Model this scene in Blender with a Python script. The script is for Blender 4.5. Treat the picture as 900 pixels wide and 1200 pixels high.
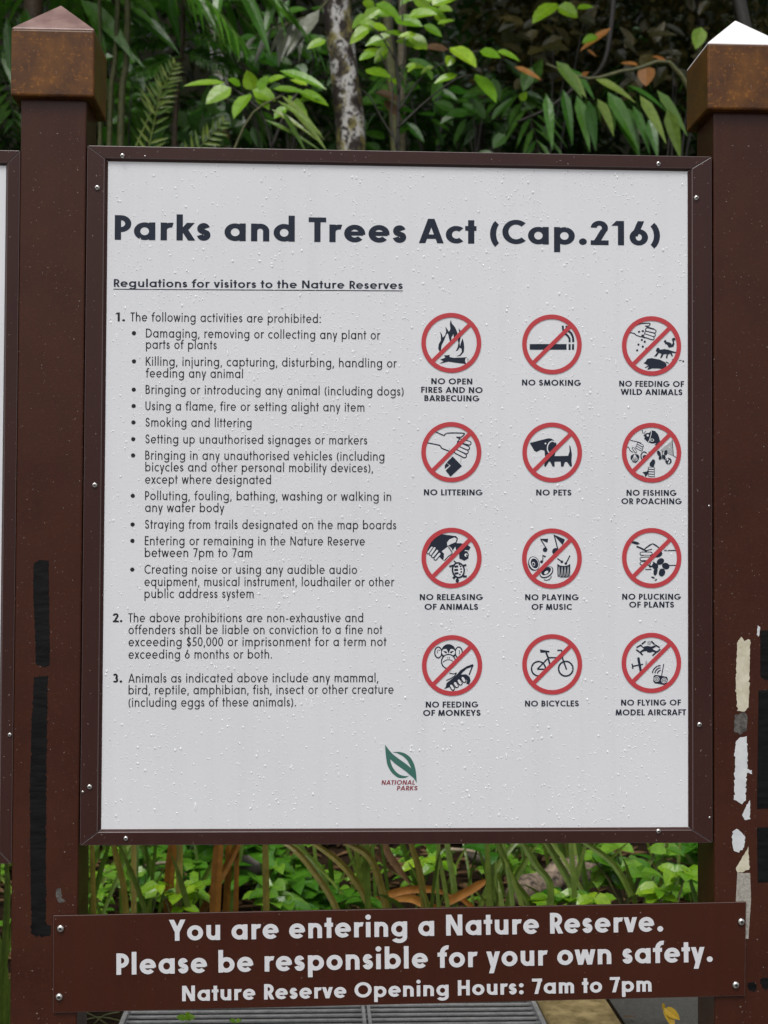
import bpy, math, random
from mathutils import Vector, Matrix, Euler, noise
R = math.radians
random.seed(7)
sc = bpy.context.scene
for o in list(bpy.data.objects): bpy.data.objects.remove(o)
COL = sc.collection

# ------------------------------------------------------------------ camera
cd = bpy.data.cameras.new('camera'); cam = bpy.data.objects.new('camera', cd); COL.objects.link(cam)
CAM_LOC = Vector((-0.168, -2.975, 1.3135)); CAM_ROT = Euler((1.5990, -0.00503, -0.04630), 'XYZ')
FPX = 1700.0
cam.location = CAM_LOC; cam.rotation_euler = CAM_ROT
cd.sensor_fit = 'VERTICAL'; cd.sensor_height = 36.0; cd.sensor_width = 27.0
cd.lens = FPX / 1200 * 36; cd.clip_start = 0.05; cd.clip_end = 300
cd.dof.use_dof = True; cd.dof.focus_distance = 2.98; cd.dof.aperture_fstop = 6.0
sc.camera = cam
CM = CAM_ROT.to_matrix()

# ------------------------------------------------------------------ sky, sun, exposure
SUN_EL, SUN_AZ = R(58), R(196)
w = bpy.data.worlds.new('World'); sc.world = w; w.use_nodes = True
nt = w.node_tree; nt.nodes.clear()
out = nt.nodes.new('ShaderNodeOutputWorld'); bg = nt.nodes.new('ShaderNodeBackground')
sky = nt.nodes.new('ShaderNodeTexSky'); sky.sky_type = 'NISHITA'; sky.sun_disc = False
sky.sun_elevation = SUN_EL; sky.sun_rotation = SUN_AZ; sky.air_density = 1.0; sky.dust_density = 4.0
hs = nt.nodes.new('ShaderNodeHueSaturation'); hs.inputs['Saturation'].default_value = 0.22
nt.links.new(sky.outputs[0], hs.inputs['Color']); nt.links.new(hs.outputs[0], bg.inputs[0])
bg.inputs[1].default_value = 0.15
nt.links.new(bg.outputs[0], out.inputs[0])
sd = bpy.data.lights.new('sun', 'SUN'); sun = bpy.data.objects.new('sun', sd); COL.objects.link(sun)
sd.energy = 1.2; sd.angle = R(25); sd.color = (1.0, 0.97, 0.93)
# light travels from the sun (behind the photographer, high) into the scene
sdir = Vector((math.sin(SUN_AZ) * math.cos(SUN_EL), math.cos(SUN_AZ) * math.cos(SUN_EL), math.sin(SUN_EL)))
sun.rotation_euler = sdir.to_track_quat('Z', 'Y').to_euler()
sun.location = (0, -3, 9)
sc.view_settings.view_transform = 'Standard'; sc.view_settings.look = 'None'
sc.view_settings.exposure = 0.07; sc.view_settings.gamma = 1.0; sc.view_settings.use_curve_mapping = False
sc.render.engine = 'CYCLES'
sc.cycles.max_bounces = 6; sc.cycles.transparent_max_bounces = 8
sc.cycles.use_denoising = True

def ray(px, py):
    return CM @ Vector(((px - 450) / FPX, (600 - py) / FPX, -1))
def at(px, py, Y=0.0):
    d = ray(px, py); return CAM_LOC + d * ((Y - CAM_LOC.y) / d.y)
def atz(px, py, z=0.0):
    d = ray(px, py); return CAM_LOC + d * ((z - CAM_LOC.z) / d.z)

# ------------------------------------------------------------------ materials
def nodes(name):
    m = bpy.data.materials.new(name); m.use_nodes = True
    t = m.node_tree; b = t.nodes['Principled BSDF']; return m, t, b
def ramp(t, fac, stops):
    r = t.nodes.new('ShaderNodeValToRGB'); e = r.color_ramp.elements
    while len(e) < len(stops): e.new(0.5)
    for k, (p, c) in enumerate(stops): e[k].position = p; e[k].color = (*c, 1)
    t.links.new(fac, r.inputs[0]); return r
def coords(t, scale=(1, 1, 1)):
    tc = t.nodes.new('ShaderNodeTexCoord'); mp = t.nodes.new('ShaderNodeMapping')
    mp.inputs['Scale'].default_value = scale; t.links.new(tc.outputs['Object'], mp.inputs[0]); return mp.outputs[0]
def noise_tex(t, vec, scale, detail=4, rough=0.55):
    n = t.nodes.new('ShaderNodeTexNoise'); n.inputs['Scale'].default_value = scale
    n.inputs['Detail'].default_value = detail; n.inputs['Roughness'].default_value = rough
    t.links.new(vec, n.inputs['Vector']); return n.outputs[0]
def mixc(t, fac, a, b):
    n = t.nodes.new('ShaderNodeMix'); n.data_type = 'RGBA'
    for v, i in ((fac, 0), (a, 6), (b, 7)):
        if isinstance(v, (int, float)): n.inputs[i].default_value = v
        elif isinstance(v, tuple): n.inputs[i].default_value = (*v, 1)
        else: t.links.new(v, n.inputs[i])
    return n.outputs[2]
def bump(t, b, h, strength, dist=0.01):
    n = t.nodes.new('ShaderNodeBump'); n.inputs['Strength'].default_value = strength; n.inputs['Distance'].default_value = dist
    t.links.new(h, n.inputs['Height']); t.links.new(n.outputs[0], b.inputs['Normal'])

def flat(name, c, rough=0.5, metal=0.0, spec=0.5):
    m, t, b = nodes(name); b.inputs['Base Color'].default_value = (*c, 1)
    b.inputs['Roughness'].default_value = rough; b.inputs['Metallic'].default_value = metal
    b.inputs['Specular IOR Level'].default_value = spec; return m

def painted(name, base, alt, rust=None, rough=0.42, rustamt=0.5, coat=0.0, speck=0.705, spec=.35):
    """weathered brown metal paint: blotches, pale specks, faint vertical runs, orange peel"""
    m, t, b = nodes(name); v = coords(t)
    n1 = noise_tex(t, v, 3.0, 5); col = ramp(t, n1, [(0.3, base), (0.7, alt)]).outputs[0]
    vr = coords(t, (22, 22, 1.2)); n2 = noise_tex(t, vr, 1.6, 4)
    col = mixc(t, ramp(t, n2, [(0.45, (0, 0, 0)), (0.75, (.35, .35, .35))]).outputs[0], col, tuple(c * 1.5 for c in base))
    if rust:
        n3 = noise_tex(t, v, 9, 8, 0.68); col = mixc(t, ramp(t, n3, [(0.40, (0, 0, 0)), (0.68, (rustamt,) * 3)]).outputs[0], col, rust)
        n5 = noise_tex(t, v, 130, 4, 0.7); col = mixc(t, ramp(t, n5, [(0.56, (0, 0, 0)), (0.70, (rustamt * .9,) * 3)]).outputs[0], col, tuple(c * 1.7 for c in rust))
    n4 = noise_tex(t, v, 190, 2, 0.5)
    col = mixc(t, ramp(t, n4, [(speck, (0, 0, 0)), (speck + .03, (.45, .45, .45))]).outputs[0], col, (.42, .36, .33))
    t.links.new(col, b.inputs['Base Color'])
    rr = ramp(t, n1, [(0.3, (rough - .08,) * 3), (0.7, (rough + .12,) * 3)]).outputs[0]; t.links.new(rr, b.inputs['Roughness'])
    b.inputs['Specular IOR Level'].default_value = spec; b.inputs['Coat Weight'].default_value = coat; b.inputs['Coat Roughness'].default_value = 0.12
    bump(t, b, noise_tex(t, v, 260, 2), 0.10, 0.002); return m

M = {}
M['post'] = painted('brown_post_paint', (.033, .0076, .0036), (.043, .0106, .0046), rust=(.066, .021, .006), rustamt=.32, spec=.24, rough=.36)
M['cap'] = painted('rusty_cap_paint', (.040, .013, .004), (.068, .024, .005), rust=(.19, .072, .007), rustamt=.72, rough=.4, coat=.12, spec=.22, speck=.74)
M['frame'] = painted('brown_frame_paint', (.030, .0095, .0075), (.037, .0125, .0095), spec=.25, rough=.36, speck=.73)
M['plaque'] = painted('brown_plaque_paint', (.037, .0078, .0033), (.045, .0102, .0040), rust=(.055, .017, .006), rustamt=.2, rough=.38, spec=.22, speck=.725)
M['navy'] = flat('navy_vinyl', (.012, .018, .034), .55, spec=.25)
M['black_ink'] = flat('black_ink', (.014, .015, .021), .6, spec=.25)
M['red'] = flat('red_vinyl', (.47, .048, .058), .45, spec=.3)
M['grey_ink'] = flat('grey_ink', (.36, .37, .38), .5)
M['logo_green'] = flat('green_vinyl', (.035, .135, .105), .45)
M['logo_red'] = flat('dark_red_vinyl', (.24, .035, .05), .45)
M['skylit_edge'] = flat('skylit_paint_edge', (.085, .06, .055), .3)  # lighter colour paints the sky highlight along rail and plank edges
M['lettering'] = flat('pale_grey_vinyl', (.62, .62, .64), .45)
M['edge_ink'] = flat('dark_letter_edge', (.02, .008, .006), .5)
M['steel'] = flat('screw_steel', (.62, .60, .56), .22, 1.0)
M['socket'] = flat('dark_socket', (.02, .02, .02), .5)

def panel_mat():
    m, t, b = nodes('white_enamel_panel'); v = coords(t)
    n = noise_tex(t, v, 2.2, 5); col = ramp(t, n, [(0.3, (.655, .665, .69)), (0.7, (.70, .708, .73))]).outputs[0]
    vr = coords(t, (30, 30, 1.0)); n2 = noise_tex(t, vr, 1.0, 4)
    col = mixc(t, ramp(t, n2, [(0.5, (0, 0, 0)), (0.8, (.25, .25, .25))]).outputs[0], col, (.56, .57, .60))
    t.links.new(col, b.inputs['Base Color']); b.inputs['Roughness'].default_value = .32
    bump(t, b, noise_tex(t, v, 140, 3), 0.12, 0.002); return m
M['panel'] = panel_mat()
m, t, b = nodes('rain_water'); b.inputs['Base Color'].default_value = (.97, .98, 1.0, 1); b.inputs['Roughness'].default_value = .04
b.inputs['Alpha'].default_value = .55; b.inputs['IOR'].default_value = 1.33; b.inputs['Specular IOR Level'].default_value = .9; M['water'] = m  # near-white base colour paints the sky highlights of the drops

def tape_mat():
    m, t, b = nodes('black_tape'); v = coords(t, (6, 6, 30)); n = noise_tex(t, v, 4, 5)
    t.links.new(ramp(t, n, [(0.35, (.003, .003, .0035)), (0.7, (.009, .009, .009))]).outputs[0], b.inputs['Base Color'])
    b.inputs['Roughness'].default_value = .55; b.inputs['Specular IOR Level'].default_value = .12; bump(t, b, n, .3, .003); return m
M['tape'] = tape_mat()
def two_tone(name, a, c, sc_=60, rough=.6):
    m, t, b = nodes(name); v = coords(t); n = noise_tex(t, v, sc_, 6, .65)
    t.links.new(ramp(t, n, [(0.35, a), (0.65, c)]).outputs[0], b.inputs['Base Color']); b.inputs['Roughness'].default_value = rough
    bump(t, b, n, .3, .003); return m
M['bare_white'] = two_tone('bare_white_primer', (.50, .52, .54), (.62, .63, .63), 30)
M['bare_cream'] = two_tone('bare_cream_primer', (.46, .42, .30), (.60, .56, .44), 45)
M['bare_metal'] = two_tone('bare_grey_metal', (.22, .20, .17), (.38, .36, .32), 220)
M['smudge'] = two_tone('grey_smudge', (.03, .026, .022), (.12, .11, .10), 120)
M['soil'] = two_tone('dark_soil', (.008, .005, .003), (.030, .018, .010), 7, .8)
M['backdrop'] = two_tone('shade_dark_backdrop', (.003, .004, .002), (.012, .012, .006), 5, .9)
for k_ in ('soil', 'backdrop'): M[k_].node_tree.nodes['Principled BSDF'].inputs['Specular IOR Level'].default_value = .06
M['leaf_litter'] = two_tone('leaf_litter', (.02, .012, .006), (.10, .055, .02), 18, .6)
M['asphalt'] = two_tone('wet_asphalt', (.05, .047, .046), (.16, .15, .145), 160, .35)
M['kerb'] = two_tone('mossy_concrete', (.17, .12, .04), (.55, .41, .19), 16, .6)
M['grate'] = two_tone('galvanised_steel', (.30, .30, .30), (.45, .45, .44), 40, .35)
M['pit'] = flat('drain_dark', (.01, .01, .01), .9)
M['rot'] = two_tone('rotten_bark', (.015, .009, .006), (.32, .24, .17), 34, .8)
M['top_sheen'] = two_tone('pinkish_sky_sheen_cap_top', (.16, .085, .07), (.30, .19, .165), 14, .35)  # pinkish sky sheen on the left cap, put into its colour
M['top_glare'] = two_tone('sky_glare_cap_top', (.80, .78, .78), (.88, .87, .87), 14, .3)  # white sky glare on the right cap, put into its colour
M['stone'] = two_tone('wet_stone', (.05, .04, .03), (.22, .19, .16), 20, .6)

def leaf_mat(name, lo, hi, rough=.3, transl=.25, vein=True):
    m, t, b = nodes(name)
    g = t.nodes.new('ShaderNodeNewGeometry')
    col = ramp(t, g.outputs['Random Per Island'], [(0.0, lo), (1.0, hi)]).outputs[0]
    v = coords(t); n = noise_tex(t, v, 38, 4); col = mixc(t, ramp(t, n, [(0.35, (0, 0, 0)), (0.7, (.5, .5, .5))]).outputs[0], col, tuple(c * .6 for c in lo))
    n2 = noise_tex(t, v, 120, 2); col = mixc(t, ramp(t, n2, [(0.68, (0, 0, 0)), (0.74, (.5, .5, .5))]).outputs[0], col, (hi[0] * 1.3 + .03, hi[1] * .8, hi[2] * .6))
    t.links.new(col, b.inputs['Base Color']); b.inputs['Roughness'].default_value = rough
    bump(t, b, n, .25, .01)
    tr = t.nodes.new('ShaderNodeBsdfTranslucent'); t.links.new(col, tr.inputs[0])
    mx = t.nodes.new('ShaderNodeMixShader'); mx.inputs[0].default_value = transl
    o = t.nodes['Material Output']; t.links.new(b.outputs[0], mx.inputs[1]); t.links.new(tr.outputs[0], mx.inputs[2]); t.links.new(mx.outputs[0], o.inputs[0])
    return m
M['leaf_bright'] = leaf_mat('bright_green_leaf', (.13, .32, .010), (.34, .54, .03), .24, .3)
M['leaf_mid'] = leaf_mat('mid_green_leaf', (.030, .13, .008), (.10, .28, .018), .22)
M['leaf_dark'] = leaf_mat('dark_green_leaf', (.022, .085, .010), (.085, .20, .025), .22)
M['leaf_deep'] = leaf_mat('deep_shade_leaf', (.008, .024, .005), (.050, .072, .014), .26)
M['leaf_olive'] = leaf_mat('olive_leaf', (.025, .030, .007), (.13, .105, .03), .24)
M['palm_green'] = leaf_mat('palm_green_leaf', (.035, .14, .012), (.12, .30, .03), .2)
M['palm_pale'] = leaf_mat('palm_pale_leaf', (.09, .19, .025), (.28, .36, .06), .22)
M['palm_grey'] = leaf_mat('dry_grey_palm_leaf', (.13, .15, .10), (.34, .36, .26), .3)
M['cover'] = leaf_mat('ground_cover_leaf', (.065, .20, .012), (.22, .42, .035), .26)
M['strap_brown'] = leaf_mat('brown_strap_leaf', (.14, .06, .010), (.32, .14, .02), .4, .2)
M['strap_olive'] = leaf_mat('olive_strap_leaf', (.10, .10, .014), (.27, .21, .04), .35, .2)
M['strap_green'] = leaf_mat('green_strap_leaf', (.06, .13, .014), (.20, .27, .045), .28, .25)
M['dead_orange'] = leaf_mat('dead_orange_leaf', (.40, .15, .025), (.62, .28, .06), .4, .3)
M['dead_brown'] = leaf_mat('dead_brown_leaf', (.10, .05, .02), (.26, .15, .07), .5, .3)
M['yellow_leaf'] = leaf_mat('fallen_yellow_leaf', (.60, .38, .02), (.70, .45, .03), .4, .2)
M['stem_brown'] = two_tone('brown_stem', (.03, .018, .010), (.09, .055, .03), 60)
M['stem_dark'] = two_tone('dark_wet_stem', (.012, .010, .007), (.035, .028, .02), 60, .4)
M['stem_pale'] = two_tone('pale_trunk_bark', (.16, .13, .08), (.36, .30, .20), 40)
M['stem_green'] = two_tone('olive_palm_stem', (.05, .055, .015), (.12, .12, .04), 40)

def lichen_bark():
    m, t, b = nodes('lichen_mottled_bark'); v = coords(t, (1, 1, .75))
    n1 = noise_tex(t, v, 15, 6, .62); col = ramp(t, n1, [(0.43, (.022, .013, .010)), (0.49, (.08, .06, .04)), (.52, (.62, .60, .58))]).outputs[0]
    n2 = noise_tex(t, v, 7, 4, .6); col = mixc(t, ramp(t, n2, [(0.52, (0, 0, 0)), (0.60, (.85, .85, .85))]).outputs[0], col, (.30, .26, .075))
    n3 = noise_tex(t, v, 30, 5, .62); col = mixc(t, ramp(t, n3, [(0.55, (0, 0, 0)), (0.59, (.95, .95, .95))]).outputs[0], col, (.018, .010, .008))
    t.links.new(col, b.inputs['Base Color']); b.inputs['Roughness'].default_value = .7; bump(t, b, n3, .6, .01); return m
M['lichen'] = lichen_bark()

# ------------------------------------------------------------------ mesh helpers
class MB:
    def __init__(s): s.v = []; s.f = []; s.mi = []
    def add(s, vs, fs, mi=0):
        n = len(s.v); s.v += [tuple(p) for p in vs]; s.f += [tuple(i + n for i in f) for f in fs]; s.mi += [mi] * len(fs)
    def box(s, x0, y0, z0, x1, y1, z1, mi=0):
        s.add([(x0, y0, z0), (x1, y0, z0), (x1, y1, z0), (x0, y1, z0), (x0, y0, z1), (x1, y0, z1), (x1, y1, z1), (x0, y1, z1)],
              [(0, 3, 2, 1), (4, 5, 6, 7), (0, 1, 5, 4), (1, 2, 6, 5), (2, 3, 7, 6), (3, 0, 4, 7)], mi)
    def tube(s, pts, rads, n=8, cap=True, mi=0, wob=0.0):
        pts = [Vector(p) for p in pts]; vs = []; fs = []
        prev = None
        for i, p in enumerate(pts):
            d = (pts[min(i + 1, len(pts) - 1)] - pts[max(i - 1, 0)]).normalized()
            a = (Vector((1, 0, 0)) if abs(d.x) < .8 else Vector((0, 1, 0)))
            if prev is not None: a = prev
            u = (a - d * a.dot(d)).normalized(); prev = u; v2 = d.cross(u)
            for k in range(n):
                an = 2 * math.pi * k / n; r = rads[i]
                if wob: r *= 1 + wob * noise.noise(Vector((p.x * 5 + math.cos(an) * 1.3, p.y * 5 + math.sin(an) * 1.3, p.z * 4)))
                vs.append(p + (u * math.cos(an) + v2 * math.sin(an)) * r)
        for i in range(len(pts) - 1):
            for k in range(n):
                fs.append((i * n + k, i * n + (k + 1) % n, (i + 1) * n + (k + 1) % n, (i + 1) * n + k))
        if cap: fs.append(tuple(range(n - 1, -1, -1))); fs.append(tuple((len(pts) - 1) * n + k for k in range(n)))
        s.add(vs, fs, mi)
    def build(s, name, mats, parent=None, smooth=False, bevel=0, seg=2):
        if not isinstance(mats, (list, tuple)): mats = [mats]
        off = Vector((0, 0, 0)); p = parent
        while p is not None: off += p.location; p = p.parent
        me = bpy.data.meshes.new(name)
        me.from_pydata([tuple(Vector(v) - off) for v in s.v], [], s.f)
        for m_ in mats: me.materials.append(m_)
        if len(mats) > 1: me.polygons.foreach_set('material_index', s.mi)
        if smooth: me.polygons.foreach_set('use_smooth', [True] * len(me.polygons))
        me.update()
        o = bpy.data.objects.new(name, me); COL.objects.link(o); o.parent = parent
        if bevel:
            md = o.modifiers.new('bevel', 'BEVEL'); md.width = bevel; md.segments = seg; md.limit_method = 'ANGLE'; md.angle_limit = R(30)
        return o
def tag(o, label=None, cat=None, group=None, kind=None):
    if label: o['label'] = label
    if cat: o['category'] = cat
    if group: o['group'] = group
    if kind: o['kind'] = kind
    return o
def empty(name, loc, label, cat, group=None):
    o = bpy.data.objects.new(name, None); COL.objects.link(o); o.location = loc; o.empty_display_size = .1
    return tag(o, label, cat, group)

# ------------------------------------------------------------------ setting
g = MB(); N = 60
def gz(x, y):
    z = 0.0
    if y > 1.9: z += .09 * noise.noise(Vector((x * .9, y * .9, 0))) * min(1, (y - 1.9)) + min(.25, .07 * (y - 1.9))
    return z
xs = [-80, -40, -20, -12, -8] + [-6 + .25 * i for i in range(49)] + [8, 12, 20, 40, 80]
ys = [-80, -40, -20, -10, -6, -4, -3, -2, -1, 0, .6, 1.2] + [1.6 + .25 * i for i in range(40)] + [14, 20, 40, 80]
for y in ys:
    for x in xs: g.v.append((x, y, gz(x, y)))
for j in range(len(ys) - 1):
    for i in range(len(xs) - 1):
        a = j * len(xs) + i; g.f.append((a, a + 1, a + len(xs) + 1, a + len(xs))); g.mi.append(0)
tag(g.build('ground', M['soil'], smooth=True), 'dark wet soil of the forest floor', kind='structure')
# added bank blocking the sky behind the trees; near-black colour stands for shade
g = MB(); nx, ny = 60, 24
for j in range(ny + 1):
    for i in range(nx + 1):
        x = -16 + 32 * i / nx; q = j / ny; y = 8.6 + 5.5 * q; z = .2 + 9.5 * q ** 1.05
        g.v.append((x, y + .7 * noise.noise(Vector((x * .5, z * .5, 3))), z + .3 * noise.noise(Vector((x * .7, y, 9)))))
for j in range(ny):
    for i in range(nx):
        a = j * (nx + 1) + i; g.f.append((a, a + 1, a + nx + 2, a + nx + 1)); g.mi.append(0)
tag(g.build('shade_backdrop', M['backdrop'], smooth=True), 'added steep shade-dark bank behind the trees', kind='structure')
# wet path to the right behind the sign
g = MB(); g.add([(.70, .25, .004), (7, .25, .004), (7, 1.40, .004), (.70, 1.40, .004)], [(0, 1, 2, 3)])
g.add([(-9, -9, .004), (7, -9, .004), (7, .25, .004), (-9, .25, .004)], [(0, 1, 2, 3)])
tag(g.build('path', M['asphalt']), 'wet grey asphalt path around the sign', kind='structure')

# ------------------------------------------------------------------ lettering: a drawn geometric sans
XH, AS, CP, DS = .72, 1.06, 1.0, -.31
class Gl:
    def __init__(s, w): s.w = w; s.h = w / 2; s.e = max(0, (w - .1)) * .5; s.st = []; s.W = 0; s.sb = (.08, .08)
    def quadstrip(s, L, Rr): 
        n = len(L); s.st.append((L + Rr, [(i, i + 1, n + i + 1, n + i) for i in range(n - 1)]))
    def V(s, x, y0, y1): s.st.append(([(x - s.h, y0), (x + s.h, y0), (x + s.h, y1), (x - s.h, y1)], [(0, 1, 2, 3)]))
    def H(s, y, x0, x1, k=.92):
        h = s.h * k; s.st.append(([(x0, y - h), (x1, y - h), (x1, y + h), (x0, y + h)], [(0, 1, 2, 3)]))
    def hw(s, dx, dy): return s.w * math.hypot(dx, dy) / abs(dy)
    def D(s, xt, yt, xb, yb):
        q = s.hw(xt - xb, yt - yb) / 2
        s.st.append(([(xb - q, yb), (xb + q, yb), (xt + q, yt), (xt - q, yt)], [(0, 1, 2, 3)]))
    def arc(s, x0, y0, x1, y1, a0=0, a1=360, n=None):
        cx, cy = (x0 + x1) / 2, (y0 + y1) / 2; rx, ry = abs(x1 - x0) / 2, abs(y1 - y0) / 2
        n = n or max(6, int(abs(a1 - a0) / 12)); L = []; Q = []
        for i in range(n + 1):
            a = R(a0 + (a1 - a0) * i / n); c, q = math.cos(a), math.sin(a)
            L.append((cx + rx * c, cy + ry * q)); Q.append((cx + (rx - s.w) * c, cy + (ry - s.w * .94) * q))
        s.quadstrip(L, Q)
    def path(s, pts, k=1.0):
        L = []; Q = []; h = s.h * k
        for i, p in enumerate(pts):
            a = pts[max(i - 1, 0)]; b = pts[min(i + 1, len(pts) - 1)]
            dx, dy = b[0] - a[0], b[1] - a[1]; l = math.hypot(dx, dy) or 1
            L.append((p[0] - dy / l * h, p[1] + dx / l * h)); Q.append((p[0] + dy / l * h, p[1] - dx / l * h))
        s.quadstrip(L, Q)
    def dot(s, x, y, r=None):
        r = r or s.h * 1.22; s.st.append(([(x + r * math.cos(k * math.pi / 7), y + r * math.sin(k * math.pi / 7)) for k in range(14)], [tuple(range(14))]))
    def bez(s, segs, x0, y0, x1, y1):
        pts = []; h = s.h
        X = lambda u: x0 + h + u * (x1 - x0 - 2 * h); Y = lambda v: y0 + h + v * (y1 - y0 - 2 * h)
        for k, (a, b, c, d) in enumerate(segs):
            for i in range(0 if k == 0 else 1, 9):
                q = i / 8; m = 1 - q
                pts.append((X(m**3 * a[0] + 3 * m * m * q * b[0] + 3 * m * q * q * c[0] + q**3 * d[0]), Y(m**3 * a[1] + 3 * m * m * q * b[1] + 3 * m * q * q * c[1] + q**3 * d[1])))
        s.path(pts)
SSEG = [((.90, .80), (.80, .94), (.66, 1), (.50, 1)), ((.50, 1), (.22, 1), (.07, .88), (.07, .74)), ((.07, .74), (.07, .57), (.30, .55), (.5, .5)),
        ((.5, .5), (.76, .44), (.96, .42), (.96, .25)), ((.96, .25), (.96, .1), (.76, 0), (.5, 0)), ((.5, 0), (.28, 0), (.12, .07), (.02, .24))]
ST, RD, DG = .088, .055, .015
def halfbowl(g, x, y0, y1, xr):
    """D-shaped bowl from a stem at x, outer right edge xr, between y0 and y1"""
    h = g.h; r = (y1 - y0) / 2 - h; cx = xr - h - r; cy = (y0 + y1) / 2
    if cx < x: cx = x
    rx = xr - h - cx
    pts = [(x, y1 - h)] + [(cx + rx * math.sin(R(a)), cy + r * math.cos(R(a))) for a in range(0, 181, 12)] + [(x, y0 + h)]
    g.path(pts, .97)
def make_glyph(ch, w):
    g = Gl(w); h, e = g.h, g.e; wb = .66 + e; S = (ST, ST)
    def arch(x, wd, top=XH):
        r = wd / 2; g.arc(x, top - 2 * r, x + wd, top, 0, 180); g.V(x + wd - h, 0, top - r)
    def stemdiag(x, y): return g.hw(x, y) / 2
    if ch == ' ': g.W = .40 if w < .15 else .36; S = (0, 0)
    elif ch == 'a': g.arc(0, 0, wb, XH); g.V(wb - h, 0, XH); g.W = wb; S = (RD, ST)
    elif ch == 'b': g.arc(0, 0, wb, XH); g.V(h, 0, AS); g.W = wb; S = (ST, RD)
    elif ch == 'c': g.arc(0, 0, wb, XH, 48, 312); g.W = wb * .85; S = (RD, RD * .6)
    elif ch == 'd': g.arc(0, 0, wb, XH); g.V(wb - h, 0, AS); g.W = wb; S = (RD, ST)
    elif ch == 'e':
        g.arc(0, 0, wb, XH, -math.degrees(h / (XH / 2)) * .5, 318); g.H(XH * .5, h, wb - h * .6, .8); g.W = wb; S = (RD, RD)
    elif ch == 'f':
        sx = .11 + h; q = .20 + e * .9 + h; g.V(sx, 0, AS - q); g.arc(sx - h, AS - 2 * q, sx - h + 2 * q, AS, 180, 82); g.H(XH - h * .92, 0, .36 + e); g.W = .37 + e * 1.2; S = (.02, .02)
    elif ch == 'g':
        g.arc(0, 0, wb, XH); q = wb / 2; g.V(wb - h, DS + q * .8, XH); g.arc(0, DS, wb, DS + 1.6 * q, 0, -152); g.W = wb; S = (RD, ST)
    elif ch == 'h': g.V(h, 0, AS); arch(0, .56 + e); g.W = .56 + e
    elif ch == 'i': g.V(h, 0, XH); g.dot(h, XH + .13 + h); g.W = w
    elif ch == 'j': g.V(h, DS, XH); g.dot(h, XH + .13 + h); g.W = w
    elif ch == 'k':
        kw = .56 + e; g.V(h, 0, AS); g.D(kw - h * 1.3, XH, h * 1.6, .30); g.D(w + .05 + e * .3, .42, kw - h * 1.0, 0); g.W = kw; S = (ST, DG)
    elif ch == 'l': g.V(h, 0, AS); g.W = w
    elif ch == 'm': d = .50 + e * .9; g.V(h, 0, XH); arch(0, d); arch(d - w, d); g.W = 2 * d - w
    elif ch == 'n': g.V(h, 0, XH); arch(0, .56 + e); g.W = .56 + e
    elif ch == 'o': g.arc(0, 0, wb, XH); g.W = wb; S = (RD, RD)
    elif ch == 'p': g.arc(0, 0, wb, XH); g.V(h, DS, XH); g.W = wb; S = (ST, RD)
    elif ch == 'q': g.arc(0, 0, wb, XH); g.V(wb - h, DS, XH); g.W = wb; S = (RD, ST)
    elif ch == 'r': q = .30 + e * .9; g.V(h, 0, XH); g.arc(0, XH - 1.7 * q, 2 * q, XH, 176, 76); g.W = q + w * .3 + .02; S = (ST, .01)
    elif ch == 's': g.bez(SSEG, 0, 0, .42 + e, XH); g.W = .42 + e; S = (RD * .8, RD * .8)
    elif ch == 't': sx = .10 + h; g.V(sx, 0, .96); g.H(XH - h * .92, 0, .33 + e); g.W = .33 + e; S = (.02, .03)
    elif ch == 'u':
        d = .56 + e; g.V(d - h, 0, XH); g.arc(0, 0, d, d, 180, 360); g.V(h, d / 2, XH); g.W = d
    elif ch in 'vy':
        d = .56 + e; c = d / 2; a = g.hw(c - h, XH) / 2
        if ch == 'v': g.D(a, XH, c, 0); g.D(d - a, XH, c, 0)
        else:
            k = (d - a - c) / XH; g.D(a, XH, c, 0); g.D(d - a, XH, c + k * DS, DS)
        g.W = d; S = (DG, DG)
    elif ch == 'w':
        d = .86 + e * 1.5; a = g.hw(.2, XH) / 2; g.D(a, XH, d * .28, 0); g.D(d / 2, XH, d * .28, 0); g.D(d / 2, XH, d * .72, 0); g.D(d - a, XH, d * .72, 0); g.W = d; S = (DG, DG)
    elif ch == 'x':
        d = .54 + e; a = g.hw(d * .7, XH) / 2; g.D(a, XH, d - a, 0); g.D(d - a, XH, a, 0); g.W = d; S = (DG, DG)
    elif ch == 'z': d = .5 + e; a = g.hw(d * .6, XH) / 2; g.H(XH - h, 0, d); g.H(h, 0, d); g.D(d - a, XH - h, a, h); g.W = d
    # capitals
    elif ch == 'A':
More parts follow.
